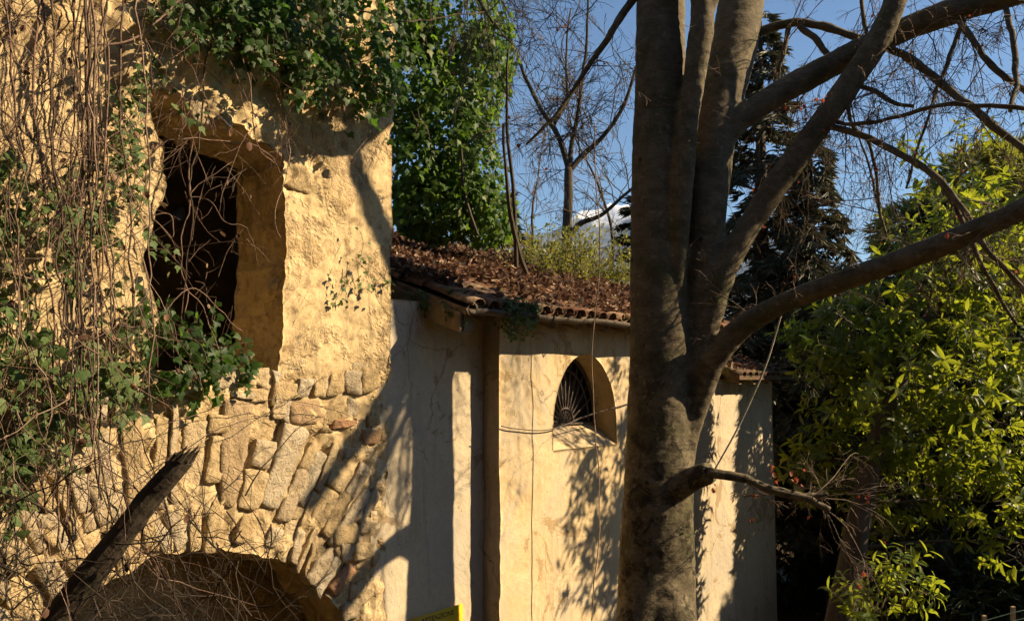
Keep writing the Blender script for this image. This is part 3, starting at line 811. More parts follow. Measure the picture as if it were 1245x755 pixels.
def _blade(a, tilt):
    c, s = math.cos(a), math.sin(a)
    w = 0.09
    return [(0,0,0), (-w*c + tilt*.35, .45, -w*s), (tilt, 1, 0.12*s), (w*c + tilt*.35, .45, w*s)]
TUF_V = np.array(_blade(0, 0) + _blade(1.2, .38) + _blade(2.2, -.38) + _blade(.5, .7) + _blade(2.7, -.7)) * np.array([1, 1, 1])
TUF_F = np.array([(4*k, 4*k+1, 4*k+2, 4*k+3) for k in range(5)])
CURL_V = np.array([(0,0,.1),(-.32,.3,.16),(-.3,.7,.2),(0,1,.12),(.32,.7,.22),(.34,.3,.14),(0,.5,-.04)])
CURL_F = np.array([(6,i,(i+1)%6) for i in range(6)])

def leaves(tv, tf, pos, tip, up, size, jitter=0.5):
    n = len(pos)
    tip = np.asarray(tip) + rng.normal(0, jitter, (n, 3)); up = np.asarray(up) + rng.normal(0, jitter, (n, 3))
    return instances(tv, tf, pos, frames(tip, up), size)
def grow(start, d, length, r0, r1, wander=0.2, droop=0.0, nseg=None):
    n = nseg or max(4, int(length / 0.13))
    d = np.asarray(d, float) / np.linalg.norm(d); p = np.asarray(start, float)
    out = [p]; st = length / n
    drift = rng.normal(0, wander * 0.4, 3)
    for k in range(n):
        d = d + rng.normal(0, wander, 3) * 0.5 + drift * 0.3 + np.array([0, 0, -droop]) * (k / n + 0.2)
        d = d / np.linalg.norm(d); p = p + d * st; out.append(p)
    return np.array(out), np.linspace(r0, r1, n + 1)
def twiggy(mb, start, d, length, r0, level, droop=0.05, wander=0.25, kids=5, spread=0.8, sides=4, ends=None, rmin=0.0015):
    pts, rad = grow(start, d, length, r0, max(r0 * 0.35, rmin), wander, droop)
    mb.add(*tube(pts, rad, sides if level > 0 else 3, False))
    if ends is not None: ends.append((pts[-1], pts[-1] - pts[-2]))
    if level <= 0: return
    for k in range(kids):
        t = rng.uniform(0.15, 1.0); i = min(int(t * (len(pts) - 1)), len(pts) - 2)
        dd = pts[i+1] - pts[i]; dd = dd / np.linalg.norm(dd)
        nd = dd + rdir(1)[0] * spread
        twiggy(mb, pts[i], nd, length * rng.uniform(0.3, 0.6) * (1 - 0.4*t), max(rad[i] * 0.6, rmin), level - 1, droop, wander, max(2, kids - 1), spread, 3, ends, rmin)
def px_line(rows, k=6):
    """rows of (x, y, width px, depth) to points and radii"""
    q = spline(rows, k)
    pts = np.array([P(a[0], a[1], a[3]) for a in q])
    return pts, np.abs(q[:, 2]) / 2 / FPX * q[:, 3]

# ------------------------------------------------------------------ beech in front of the chapel
beech = thing('beech_tree', 'large smooth grey multi stemmed beech with bare spreading limbs before the chapel', 'tree', P(797, 860, 8.7))
MAIN = {
 'A': [(796,905,140,8.53),(797,820,112,8.53),(798,740,94,8.53),(799,650,88,8.53),(801,540,80,8.53),(802,420,73,8.53),(800,320,68,8.53),(800,200,65,8.53),(803,90,62,8.53),(803,0,61,8.53),(804,-150,56,8.53),(800,-420,46,8.56)],
 'B': [(806,700,30,8.53),(818,610,36,8.53),(832,520,38,8.53),(847,450,40,8.53),(854,390,40,8.53),(856,330,44,8.53),(862,230,50,8.55),(876,130,54,8.73),(895,40,58,8.98),(908,-60,54,9.18),(930,-330,44,9.58)],
 'M': [(820,400,18,8.48),(824,320,24,8.40),(829,230,26,8.34),(838,140,27,8.31),(848,70,29,8.28),(854,15,30,8.26),(846,-60,26,8.26),(830,-250,22,8.26)],
 'C': [(850,440,30,8.52),(862,385,36,8.48),(886,318,35,8.44),(930,245,34,8.40),(984,170,34,8.33),(1036,98,34,8.26),(1078,28,33,8.16),(1105,-60,31,8.03),(1150,-250,28,7.58),(1200,-500,24,7.18)],
 'D': [(872,182,30,8.60),(902,145,34,8.60),(950,112,35,8.60),(1010,80,35,8.56),(1080,45,34,8.46),(1160,14,34,8.26),(1250,-10,32,7.98),(1450,-60,28,7.18)],
 'E': [(834,545,24,8.53),(848,490,32,8.48),(866,440,34,8.38),(897,402,32,8.23),(942,374,30,8.03),(1010,346,30,7.73),(1100,315,31,7.38),(1190,279,32,6.98),(1270,242,32,6.63),(1450,150,30,5.88)],
 'S': [(800,604,34,8.48),(826,592,30,8.33),(848,579,28,8.23),(864,573,27,8.13)],
 'M2': [(852,30,22,8.28),(872,-20,20,8.23),(900,-120,18,8.18)],
}
mb = MB()
limb_lines = {}
for k, rows in MAIN.items():
    pts, rad = px_line(rows, 8)
    if k in 'CDE': rad = rad * 0.9
    limb_lines[k] = (pts, rad)
    V, F = tube(pts, rad, 22, True)
    if k in 'ABC':                                # oval stems
        cl = np.repeat(pts[:, 1], 22); nn = len(cl)
        V[:nn, 1] = cl + (V[:nn, 1] - cl) * (0.76 if k == 'A' else 0.9)
    mb.add(V, F)
# limb added above the frame, shaped so its shadow bars the ruin head
FL = [limb_lines['M'][0][int(len(limb_lines['M'][0]) * 0.88)]]
for (x, y, k_) in ((412, 178, 3.25), (350, 140, 3.05), (255, 85, 2.95), (150, 20, 2.8)):
    s_, z_ = onwall(x, y, -0.2)
    FL.append(W(s_, -0.2, z_) + np.array(SUN) * k_)
FL = spline(np.array(FL), 7); limb_lines['F'] = (FL, np.linspace(0.125, 0.085, len(FL)))
mb.add(*tube(FL, limb_lines['F'][1], 14))
for x, y, w_, h_ in ((742, 800, 60, 1), (850, 810, 56, 1), (815, 830, 70, 1)):     # root flare
    pts, rad = px_line([(798, 690, 50, 8.45), (x*.5+400, 780, 60, 8.35), (x, 880, 70, 8.2)], 5); mb.add(*tube(pts, rad, 14))
trunk = obj('trunk', quads_clean(mb.get()), M['beech'], beech, True)
dg = bpy.context.evaluated_depsgraph_get()
rm = trunk.modifiers.new('remesh', 'REMESH'); rm.mode = 'VOXEL'; rm.voxel_size = 0.022; rm.use_smooth_shade = True
sm = trunk.modifiers.new('smooth', 'SMOOTH'); sm.iterations = 8; sm.factor = 0.6
dg.update()
me2 = bpy.data.meshes.new_from_object(trunk.evaluated_get(bpy.context.evaluated_depsgraph_get()))
trunk.modifiers.clear(); trunk.data = me2
nv = len(me2.vertices); co = np.empty(nv * 3, np.float32); me2.vertices.foreach_get('co', co); co = co.reshape(-1, 3).astype(float)
no = np.empty(nv * 3, np.float32); me2.vertex_normals.foreach_get('vector', no); no = no.reshape(-1, 3).astype(float)
co += no * (0.018 * fbm(co, 2.2, 3) + 0.008 * fbm(co * np.array([1, 1, 3.5]), 4, 3) + 0.004 * fbm(co, 22, 3))[:, None]
me2.vertices.foreach_set('co', co.astype(np.float32).ravel()); me2.update()
me2.polygons.foreach_set('use_smooth', np.ones(len(me2.polygons), bool))
if not me2.materials: me2.materials.append(M['beech'])

SEC = [
 [(915,42,15,8.95),(960,28,15,8.85),(1000,32,14,8.7),(1045,46,12,8.55),(1090,62,14,8.3),(1130,88,14,8.1),(1165,118,13,7.9),(1205,150,13,7.7),(1260,195,11,7.5)],
 [(972,31,12,8.8),(990,46,11,8.72),(1012,74,10,8.6)],
 [(1000,150,13,8.34),(1050,165,12,8.15),(1100,192,12,7.85),(1140,218,11,7.6),(1170,255,10,7.45),(1205,310,9,7.3),(1260,365,8,7.2)],
 [(1140,218,9,7.6),(1170,270,8,7.5),(1200,335,7,7.35),(1235,395,6,7.3)],
 [(1006,146,8,8.32),(1050,150,7,8.1),(1100,140,7,7.9),(1160,127,8,7.7),(1250,132,8,7.4)],
 [(1218,-4,10,8.08),(1232,50,10,7.95),(1236,100,9,7.8),(1228,135,7,7.6)],
 [(1160,16,12,8.25),(1190,60,11,8.05),(1225,95,10,7.9),(1260,118,9,7.8)],
 [(1034,100,10,8.26),(1062,110,8,8.2),(1085,125,8,8.1),(1112,130,6,8.0)],
 [(858,574,16,8.1),(900,582,15,8.0),(935,594,14,7.95),(975,604,12,7.9),(992,612,11,7.85),(1010,620,11,7.8)],
 [(972,603,9,7.9),(990,602,8,7.9),(1008,601,8,7.85)],
 [(1030,106,8,8.27),(1036,150,7,8.2),(1058,175,6,8.15),(1068,240,5,8.1),(1078,290,4,8.1)],
 [(785,-22,16,8.53),(748,32,13,8.55),(722,72,10,8.7),(690,122,8,8.8),(665,152,6,8.8),(640,175,4,8.8)],
 [(800,-150,30,8.55),(720,-190,24,8.7),(640,-170,18,8.8),(590,-90,10,8.9),(575,-20,7,9.0),(600,30,5,9.0)],
 [(960,28,9,8.85),(955,60,8,8.85),(946,88,7,8.85)],
 [(1060,60,8,8.4),(1050,20,7,8.5),(1048,-40,5,8.6)],
 [(1180,6,9,8.2),(1150,80,7,8.2),(1130,140,5,8.2),(1100,230,4,8.2)],
]
SEC_ENDS = []
for rows in SEC:
    pts, rad = px_line(rows, 6); rad = rad * 0.74
    pts = pts + 0.025 * np.stack([fbm(pts + 7*j, 5, 3) for j in range(3)], -1)
    rad = rad * (1 + 0.25 * fbm(pts, 9, 2))
    obj('branch', quads_clean(tube(pts, rad, 9, True)), M['beech'], beech, True)
    SEC_ENDS.append((pts, rad))
tw = MB(); ends = []
def strands_along(pts, count, length, r0, kids, lvl, droop, dirn, spread=0.5, ta=0.1, tb=1.0):
    for k in range(count):
        i = int(rng.uniform(ta, tb) * (len(pts) - 1))
        d = np.asarray(dirn) + rng.normal(0, spread, 3)
        twiggy(tw, pts[i], d, length * rng.uniform(0.5, 1.3), r0 * rng.uniform(0.7, 1.3), lvl, droop, 0.28, kids, 0.75, 4, ends, 0.0022)
for j, n_ in ((0, 9), (2, 10), (3, 7), (4, 8), (5, 5), (6, 7), (7, 3), (8, 5), (9, 4), (10, 5), (13, 3), (14, 4), (15, 6)):
    strands_along(SEC_ENDS[j][0], int(n_*1.4), 0.85, 0.006, 6, 2, 0.12, (0.1, -0.1, -0.35), 0.8)
strands_along(SEC_ENDS[11][0], 20, 1.0, 0.005, 6, 2, 0.10, (-0.3, 0, -0.4), 0.7)
strands_along(SEC_ENDS[12][0], 26, 2.0, 0.006, 7, 2, 0.25, (0, 0.2, -0.8), 0.5, 0.15)
for j, n_ in (('C', 10), ('D', 18), ('E', 12)):
    strands_along(limb_lines[j][0], int(n_*1.3), 0.9, 0.006, 5, 2, 0.15, (0.1, -0.1, -0.5), 0.8, 0.3, 0.95)
strands_along(limb_lines['D'][0], 14, 2.2, 0.006, 7, 2, 0.3, (0.1, 0.5, -0.4), 0.5, 0.3)
strands_along(limb_lines['F'][0], 8, 0.9, 0.006, 5, 2, 0.05, (0, -0.2, 0.4), 0.7, 0.4)
strands_along(limb_lines['B'][0], 8, 0.6, 0.004, 4, 1, 0.05, (0, -0.6, -0.3), 0.6, 0.2, 0.8)
strands_along(limb_lines['M'][0], 6, 0.5, 0.003, 4, 1, 0.02, (0.3, -0.5, 0.1), 0.6, 0.2, 0.8)
obj('twigs', quads_clean(tw.get()), M['twig'], beech)['kind'] = 'stuff'
# the few dry leaves that still hang on
e = [ends[i] for i in rng.choice(len(ends), 420, replace=False)]
pos = np.array([q[0] for q in e])
extra = np.array([P(x, y, Y) + rng.normal(0, 0.05, 3) for x, y, Y, n_ in ((970,580,7.9,9),(945,575,7.95,6),(1053,603,7.8,4),(975,130,8,4),(1005,145,8,5),(1000,120,8,5),(925,598,8.0,4),(870,590,8.2,4)) for _ in range(n_)])
pos = np.concatenate([pos[:70], extra])
obj('dry_leaves', leaves(CURL_V, CURL_F, pos, np.tile([0, 0, -1.0], (len(pos), 1)), np.tile([0, -1.0, 0], (len(pos), 1)), rng.uniform(0.03, 0.06, len(pos)), 0.6), M['red_leaf'], beech)['kind'] = 'stuff'

# ------------------------------------------------------------------ bare tree beyond the roof
bare = thing('bare_tree', 'slender bare forked tree against the sky beyond the chapel roof', 'tree', P(690, 330, 20))
bl = [
 [(688,345,15,20),(689,290,13,20),(691,240,12,20),(692,205,11,20)],
 [(692,205,9,20),(680,170,7,20),(662,140,6,20),(640,95,5,20.2),(622,50,3.5,20.4),(612,0,2,20.5)],
 [(692,205,8,20),(697,165,6,20),(705,120,5,19.8),(712,60,4,19.7),(716,-10,2.5,19.6)],
 [(693,208,8,20),(712,186,7,20),(735,165,5.5,19.8),(758,130,5,19.6),(775,80,3,19.5)],
 [(690,290,8,20),(705,272,7,20),(730,262,5,19.8),(755,240,4,19.7),(775,225,3,19.6)],
 [(672,152,5,20),(690,120,4,20.1),(688,70,3,20.2),(694,10,2,20.2)],
]
trunk_b = None; bt = MB()
for i, rows in enumerate(bl):
    pts, rad = px_line(rows, 6)
    pts = pts + 0.04 * np.stack([fbm(pts + 7*j, 1.6, 3) for j in range(3)], -1)
    obj('trunk' if i == 0 else 'branch', quads_clean(tube(pts, rad, 8)), M['dark_bark'], bare, True)
    if i:
        for k in range(13):
            q = int(rng.uniform(0.15, 1) * (len(pts) - 1))
            twiggy(bt, pts[q], rdir(1, (0, 0, 0.7))[0], rng.uniform(1.0, 2.2), 0.016, 2, 0.03, 0.2, 5, 0.7, 3, None, 0.005)
obj('twigs', quads_clean(bt.get()), M['dark_bark'], bare)['kind'] = 'stuff'
for bx_, by_, Yb, lab in ((650, 330, 24, 'thin bare sapling with fine twigs at the left of the sky gap'), (745, 330, 23, 'thin bare sapling with fine twigs next to the beech trunk'), (1080, 330, 22, 'thin bare sapling in front of the dark conifer at the right')):
    t_ = thing('bare_sapling', lab, 'tree', P(bx_, by_, Yb), 'bare saplings behind the roof')
    m1 = MB(); m2 = MB()
    pts, rad = grow(P(bx_, by_, Yb), (0.02, 0, 1), 5.5, 0.05, 0.012, 0.12, -0.01, 22); m1.add(*tube(pts, rad, 6))
    obj('trunk', quads_clean(m1.get()), M['dark_bark'], t_)
    for k in range(26):
        q = rng.integers(3, len(pts))
        twiggy(m2, pts[q], rdir(1, (0, 0, 0.6))[0], rng.uniform(0.8, 1.9), 0.013, 2, 0.02, 0.2, 5, 0.7, 3, None, 0.005)
    obj('twigs', quads_clean(m2.get()), M['twig'], t_)['kind'] = 'stuff'

# ------------------------------------------------------------------ ivy clad evergreen behind the pier
def blob_points(blobs, n):
    """points near the shells of ellipsoids (x px, y px, depth, rx px, ry px, rz m, weight), with outward direction"""
    w = np.array([b[6] for b in blobs], float); w /= w.sum()
    out, dirs = [], []
    for b, c in zip(blobs, (w * n).astype(int)):
        v = rdir(c); rr = rng.uniform(0.45, 1.0, c) ** 0.5
        rr = rr * (1 + 0.28 * fbm(v + np.array([b[0], b[1], 0.0]) * 0.01, 2.3, 3))
        sx, sz = b[3] / FPX * b[2], b[4] / FPX * b[2]
        out.append(P(b[0], b[1], b[2]) + v * rr[:, None] * np.array([sx, b[5], sz])); dirs.append(v)
    return np.concatenate(out), np.concatenate(dirs)
ivyt = thing('ivy_clad_tree', 'dense dark green ivy clad evergreen rising behind the pier and roof', 'tree', W(-1.5, -3.0, 0.9))
pts, rad = spline([(*W(-1.6, -3.0, 0.5), 0.22), (*W(-1.3, -3.0, 2.0), 0.2), (*W(-0.8, -3.2, 3.6), 0.17), (*W(-0.2, -3.3, 5.4), 0.11), (*W(0.1, -3.4, 7.0), 0.06)], 6)[:, :3], np.linspace(0.22, 0.06, 25)
obj('trunk', quads_clean(tube(pts, rad, 10)), M['dark_bark'], ivyt, True)
BL = [(540,20,11.6,70,70,0.8,1.3),(500,90,11.2,45,80,0.6,1.2),(575,100,11.8,48,70,0.7,1.2),(545,150,11.5,60,70,0.7,1.3),(505,190,11.3,45,60,0.6,1.0),(570,205,11.6,45,55,0.6,0.8),(540,245,11.6,65,55,0.7,1.4),(590,262,11.8,40,42,0.6,0.9),(515,250,11.4,40,45,0.5,0.9),(600,60,12.0,30,50,0.5,0.5),(480,20,11.0,60,50,0.6,0.8),(580,-60,11.8,70,60,0.9,0.8),(490,-80,11.4,80,60,0.9,0.6)]
pos, dv = blob_points(BL, 12500)
keep = (pos - P0) @ N3 < -0.9
pos, dv = pos[keep], dv[keep]
zr = EZ + (EO - (pos - P0) @ N3) * PITCHR
keep = pos[:, 2] > zr + 0.1
pos, dv = pos[keep], dv[keep]
obj('crown', leaves(IVY_V, IVY_F, pos, dv * 0.5 + np.array([0, 0, -0.9]), dv + np.array([0.2, -0.3, 0.3]), rng.uniform(0.06, 0.135, len(pos)), 0.5), M['ivy_tree'], ivyt)['kind'] = 'stuff'
lm = MB()
for k in range(34):
    b = BL[rng.integers(len(BL))]
    twiggy(lm, pts[rng.integers(8, 24)], (P(b[0], b[1], b[2]) - pts[14]) + rng.normal(0, .2, 3), rng.uniform(0.8, 1.6), 0.03, 1, 0.05, 0.2, 4, 0.7, 5)
for rows in ([(612,150,4,9.6),(614,200,4,9.6),(620,260,6,9.7),(632,310,7,9.9),(640,332,6,10.0)], [(618,60,3,9.6),(616,140,4,9.6),(624,240,5,9.7),(628,325,6,9.9)], [(560,180,3,11),(566,240,4,11),(580,285,4,11)]):
    a, r_ = px_line(rows, 6); a = a + 0.02 * np.stack([fbm(a + 7*j, 3, 3) for j in range(3)], -1)
    lm.add(*tube(a, r_, 6))
obj('stems', quads_clean(lm.get()), M['dark_bark'], ivyt)['kind'] = 'stuff'

# ------------------------------------------------------------------ conifers
def conifer(label, px, ybase, ytop, Y, rad_m, n_branch, mat, group, droop=0.5, tuft=0.16, dens=1.0, bare_low=0.0):
    base, top = P(px, ybase, Y), P(px, ytop, Y)
    t_ = thing('conifer', label, 'tree', base, group)
    H = top[2] - base[2]
    ax = np.linspace(0, 1, 14)[:, None]
    tp = base * (1 - ax) + top * ax
    obj('trunk', quads_clean(tube(tp, np.linspace(0.03 * H + 0.02, 0.02, 14), 8)), M['dark_bark'], t_, True)
    pos, tip, br = [], [], MB()
    for k in range(n_branch):
        t = bare_low + (1 - bare_low) * (k + rng.random()) / n_branch
        az = k * 2.4 + rng.normal(0, 0.3)
        L = rad_m * (1.03 - t) ** 0.75 * rng.uniform(0.65, 1.15) + 0.12
        d = np.array([math.cos(az), math.sin(az), 0.25 + 0.3 * t])
        q, r_ = grow(base + (top - base) * t, d, L, 0.02 + 0.008*L, 0.004, 0.10, droop * 0.25, 10)
        br.add(*tube(q, r_, 4, False))
        m = int(dens * (18 + L * 42))
        i = rng.uniform(0.15, 1, m) ** 0.8 * (len(q) - 1.01); i0 = i.astype(int); f = (i - i0)[:, None]
        b = q[i0] * (1 - f) + q[i0 + 1] * f
        side = np.cross(q[i0 + 1] - q[i0], [0, 0, 1.0]); side /= np.linalg.norm(side, axis=1)[:, None] + 1e-6
        w = rng.uniform(-1, 1, m) * (0.32 * L * (1 - i / len(q)) + 0.06)
        pos.append(b + side * w[:, None] + np.array([0, 0, -1.0]) * (np.abs(w) * droop * 0.8 + rng.uniform(0, 0.12, m) * droop)[:, None])
        tip.append((q[i0 + 1] - q[i0]) / np.linalg.norm(q[i0 + 1] - q[i0], axis=1)[:, None] * 0.7 + side * np.sign(w)[:, None] * 0.6 + np.array([0, 0, -0.6 * droop]))
    pos, tip = np.concatenate(pos), np.concatenate(tip)
    obj('branches', quads_clean(br.get()), M['dark_bark'], t_)['kind'] = 'stuff'
    obj('crown', leaves(TUF_V, TUF_F, pos, tip, np.tile([0, 0, 1.0], (len(pos), 1)), rng.uniform(0.7, 1.4, len(pos)) * tuft, 0.25), mat, t_)['kind'] = 'stuff'
    return t_
CG = 'dark conifers behind the beech'
conifer('tall drooping dark conifer directly right of the beech stems', 925, 640, 20, 17, 2.3, 100, M['needle'], CG, 0.9, 0.22)
conifer('drooping olive brown conifer standing between the limbs right of the beech', 985, 560, 150, 16, 1.5, 75, M['needle'], CG, 1.0, 0.2)
conifer('small far conifer top above the yellow leaves at the right', 1185, 520, 185, 26, 2.2, 80, M['needle'], CG, 0.6, 0.24)
conifer('dark conifer tip beyond the roof close to the beech trunk', 775, 420, 232, 30, 1.6, 40, M['yew'], CG, 0.5, 0.3)
conifer('dark conifer tip peeping out beside the ivy clad tree', 612, 420, 236, 30, 1.8, 40, M['yew'], CG, 0.5, 0.3)

# ------------------------------------------------------------------ dark yews at the right
def yew(label, blobs, n, base, group, mat=None, tuft=0.2, name='yew_tree'):
    t_ = thing(name, label, 'tree', base, group)
    pos, dv = blob_points(blobs, n)
    pos_ok = pos[:, 2] > ground_z(pos[:, 0], pos[:, 1])
    pos, dv = pos[pos_ok], dv[pos_ok]
    obj('crown', leaves(TUF_V, TUF_F, pos, dv + np.array([0, 0, -0.5]), dv + np.array([0, 0, 0.5]), rng.uniform(0.6, 1.4, len(pos)) * tuft, 0.4), mat or M['yew'], t_)['kind'] = 'stuff'
    m1 = MB(); b0 = np.asarray(base, float)
    for k in range(4):
        b = blobs[min(k, len(blobs) - 1)]
        m1.add(*tube(spline([b0 + rng.normal(0, .1, 3) * [1, 1, 0], b0 * .5 + P(b[0], b[1], b[2]) * .5 + rng.normal(0, .2, 3), P(b[0], b[1], b[2])], 6), np.linspace(0.13, 0.03, 13), 7))
    obj('trunk', quads_clean(m1.get()), M['dark_bark'], t_, True)
YG = 'dark yews in the shade at the right'
def gbase(x, Y):
    q = P(x, 460, Y); q[2] = float(ground_z(q[0], q[1])); return q
yew('black green yew filling the gap beside the annex corner', [(985,520,17,60,110,1.0,1.4),(960,640,16.5,50,120,0.9,1.2),(1000,400,18,70,90,1.0,1.2),(940,420,18,60,80,1,1)], 8000, gbase(975, 17), YG)
yew('dark yew behind the laurel trunk', [(1075,560,16,70,90,1.0,1.2),(1090,440,16.5,80,100,1.0,1.2),(1020,680,16,40,100,0.8,.8)], 7000, gbase(1060, 16), YG)
yew('dark yew mass at the right edge under the laurel leaves', [(1190,520,15,80,110,1.0,1.3),(1240,650,14.5,60,110,0.9,1.2),(1250,420,15.5,80,110,1,1)], 8000, gbase(1220, 15), YG)
yew('dark shrub with pale twigs in the low gap at the right', [(1120,640,19,90,60,1.0,1.0),(1150,720,19,90,70,1.0,1.0)], 3500, gbase(1130, 19), YG, M['needle'])
yew('leafy yellow green tree top behind the right hand limb', [(1190,235,20,60,55,1.2,1.0),(1240,260,19,50,60,1.0,1.0),(1120,285,20,55,40,1.0,.8),(1230,205,20,30,30,.8,.4)], 3600, gbase(1190, 20), None, M['yellow_leaf'], 0.28, 'leafy_tree')
yew('slim dark yew between the laurel crown and the annex', [(1130,420,13.7,60,120,0.6,1.3),(1150,300,13.8,45,60,0.5,.8),(1110,560,13.6,60,80,0.6,.8)], 3600, gbase(1125, 13.7), YG)
yew('low dark shrub on the ground at the bottom right behind the fence', [(1190,720,12.6,90,45,0.8,1),(1120,730,13,60,40,0.7,.7),(1260,700,12.6,60,50,.8,.7)], 3000, gbase(1190, 12.8), YG)
# evergreens just outside the frame to the right, which keep the hollow in shade
yew('evergreen standing outside the right edge of the frame', [(1500,560,13,130,200,1.6,1),(1520,420,13.5,120,120,1.5,1)], 7000, gbase(1500, 13), None, None, 0.24)
yew('farther evergreen standing outside the right edge of the frame', [(1420,520,18,120,200,1.8,1),(1560,480,18,150,200,1.8,1)], 8000, gbase(1460, 18), None, None, 0.26)

# unseen evergreens added behind the camera to close off most of the open sky
for (cx_, cy_, cz_, rx_, ry_, rz_, lab) in ((-3.5, -8, 5.5, 4.0, 3.5, 5.0, 'added unseen evergreen blocking sky on the slope straight behind the viewpoint'), (5, -7, 5.0, 4.0, 3.2, 5.0, 'added unseen evergreen blocking sky behind and right of the viewpoint'), (12.5, -6, 4.0, 3.8, 4.0, 5.5, 'added unseen broad evergreen blocking sky well to the right of the viewpoint'), (-11, -4, 6, 4.5, 4.5, 6.0, 'added unseen broad evergreen blocking sky behind the ruin side of the viewpoint'), (0.5, -4.5, 9.5, 5.0, 2.6, 2.2, 'added unseen evergreen bough mass blocking sky over the viewpoint')):
    gb = np.array([cx_, cy_, float(ground_z(cx_, cy_))])
    t_ = thing('sky_blocker_tree', lab, 'tree', gb, 'added unseen evergreens around the viewpoint')
    v = rdir(2200); pos = np.array([cx_, cy_, cz_]) + v * (rng.uniform(0.2, 1, 2200) ** 0.4)[:, None] * np.array([rx_, ry_, rz_])
    pos = pos[pos[:, 2] > ground_z(pos[:, 0], pos[:, 1])]
    obj('crown', leaves(TUF_V, TUF_F, pos, rdir(len(pos)) + np.array([0, 0, -.3]), np.tile([0, 0, 1.0], (len(pos), 1)), rng.uniform(0.6, 1.2, len(pos)), 0.4), M['yew'], t_)['kind'] = 'stuff'
    obj('trunk', quads_clean(tube(np.array([gb - [0, 0, .3], gb * .4 + np.array([cx_, cy_, cz_]) * .6, [cx_, cy_, cz_ + rz_ * .7]]), [0.35, 0.25, 0.08], 9)), M['dark_bark'], t_, True)

# ------------------------------------------------------------------ laurel
laurel = thing('laurel_tree', 'leaning evergreen laurel with glossy yellow green leaves at the right', 'tree', P(1018, 800, 11.0))
a, r_ = px_line([(1012,830,42,11.0),(1022,755,36,10.95),(1034,690,31,10.95),(1048,615,27,11.0),(1064,545,23,11.1),(1092,470,18,11.2),(1125,400,14,11.3),(1160,330,9,11.4)], 6)
obj('trunk', quads_clean(tube(a, r_, 12)), M['dark_bark'], laurel, True)
LB = [(1205,275,11.8,48,36,0.5,0.9),(1150,300,11.8,45,30,0.5,0.7),(1180,330,11.6,70,50,0.6,1.5),(1225,380,11.3,50,70,0.6,1.2),(1110,375,11.7,65,45,0.6,1.2),(1035,405,11.8,60,36,0.5,0.9),(1085,445,11.7,70,40,0.6,1.2),(1170,455,11.4,70,50,0.6,1.3),(1020,455,11.8,50,30,0.5,0.6),(1060,520,11.5,70,36,0.6,1.1),(1150,540,11.4,80,45,0.6,1.3),(1220,520,11.2,50,60,0.6,1.0),(1010,560,11.6,45,24,0.4,0.6),(1100,600,11.4,60,28,0.5,0.6),(1200,610,11.2,60,36,0.5,0.9),(1240,660,11.1,30,30,0.4,0.3),(1230,300,11.6,50,40,0.6,0.8),(985,425,11.9,22,20,0.4,0.25),(975,590,11.5,25,12,0.3,0.2),(1075,650,11.3,26,28,0.3,0.25)]
# thin outer sprays on the near side
LB2 = [(1190,245,10.3,55,30,0.4,0.9),(1235,225,10.4,30,30,0.4,0.5),(1150,290,10.3,60,40,0.4,0.9),(1215,330,10.2,50,50,0.4,0.9),(1120,370,10.3,60,40,0.4,0.9),(1060,420,10.5,50,35,0.4,0.6),(1180,420,10.2,60,50,0.4,0.9),(1110,480,10.3,60,40,0.4,0.8),(1150,200,10.2,60,30,0.5,0.5),(1230,180,10.3,40,30,0.5,0.5),(1150,340,10.6,80,60,0.4,1.2),(1220,420,10.6,60,60,0.4,1.0),(1210,500,10.2,50,50,0.4,0.7)]
def shoots(blobs, n, per, leaf, mat, parent, tv=LAU_V, tf=LAU_F, up=0.35, shoot_len=0.28, name='crown'):
    pos, dv = blob_points(blobs, n)
    d = dv + rng.normal(0, 0.4, dv.shape) + np.array([0, 0, up]); d /= np.linalg.norm(d, axis=1)[:, None]
    k = len(pos); st = MB()
    LP, LT, LU = [], [], []
    L = rng.uniform(0.6, 1.3, k) * shoot_len
    for j in range(per):
        t = (j + 1) / per
        az = j * 2.4 + rng.random(k) * 0.6
        x = np.cross(d, [0.1, 0.2, 1.0]); x /= np.linalg.norm(x, axis=1)[:, None]; y = np.cross(d, x)
        side = x * np.cos(az)[:, None] + y * np.sin(az)[:, None]
        LP.append(pos + d * (L * (0.25 + 0.75 * t))[:, None])
        LT.append(side + d * (0.15 + 0.6 * t) + np.array([0, 0, -0.25])); LU.append(d + np.array([0, 0, 0.5]))
    LP, LT, LU = map(np.concatenate, (LP, LT, LU))
    obj(name, leaves(tv, tf, LP, LT, LU, rng.uniform(0.75, 1.25, len(LP)) * leaf, 0.22), mat, parent, True)['kind'] = 'stuff'
    for i in range(k):
        st.add(*tube(np.array([pos[i] - d[i] * L[i] * 0.5, pos[i] + d[i] * L[i]]), [0.006, 0.003], 3, False))
    return st, pos
st2, _ = shoots(LB2, 185, 8, 0.165, M['laurel'], laurel, name='outer_sprays')
obj('outer_twigs', quads_clean(st2.get()), M['dark_bark'], laurel)['kind'] = 'stuff'
st, lp = shoots(LB, 900, 9, 0.175, M['laurel'], laurel)
for b in LB:
    c = P(b[0], b[1], b[2]); i = np.argmin(np.linalg.norm(a - c, axis=1) + 2.0 * (a[:, 2] > c[2]))
    st.add(*tube(spline([a[i], a[i] * .45 + c * .55 + np.array([0, 0, 0.06]), c], 6), np.linspace(0.025, 0.008, 13), 5, False))
    for k in range(7): twiggy(st, c, rdir(1, (0, 0, .2))[0], 0.5, 0.008, 1, 0.0, 0.2, 4, 0.8, 4)
obj('branches', quads_clean(st.get()), M['dark_bark'], laurel)['kind'] = 'stuff'
sap = thing('laurel_seedling', 'low bright laurel seedling at the foot of the leaning laurel', 'plant', P(1075, 800, 8.8))
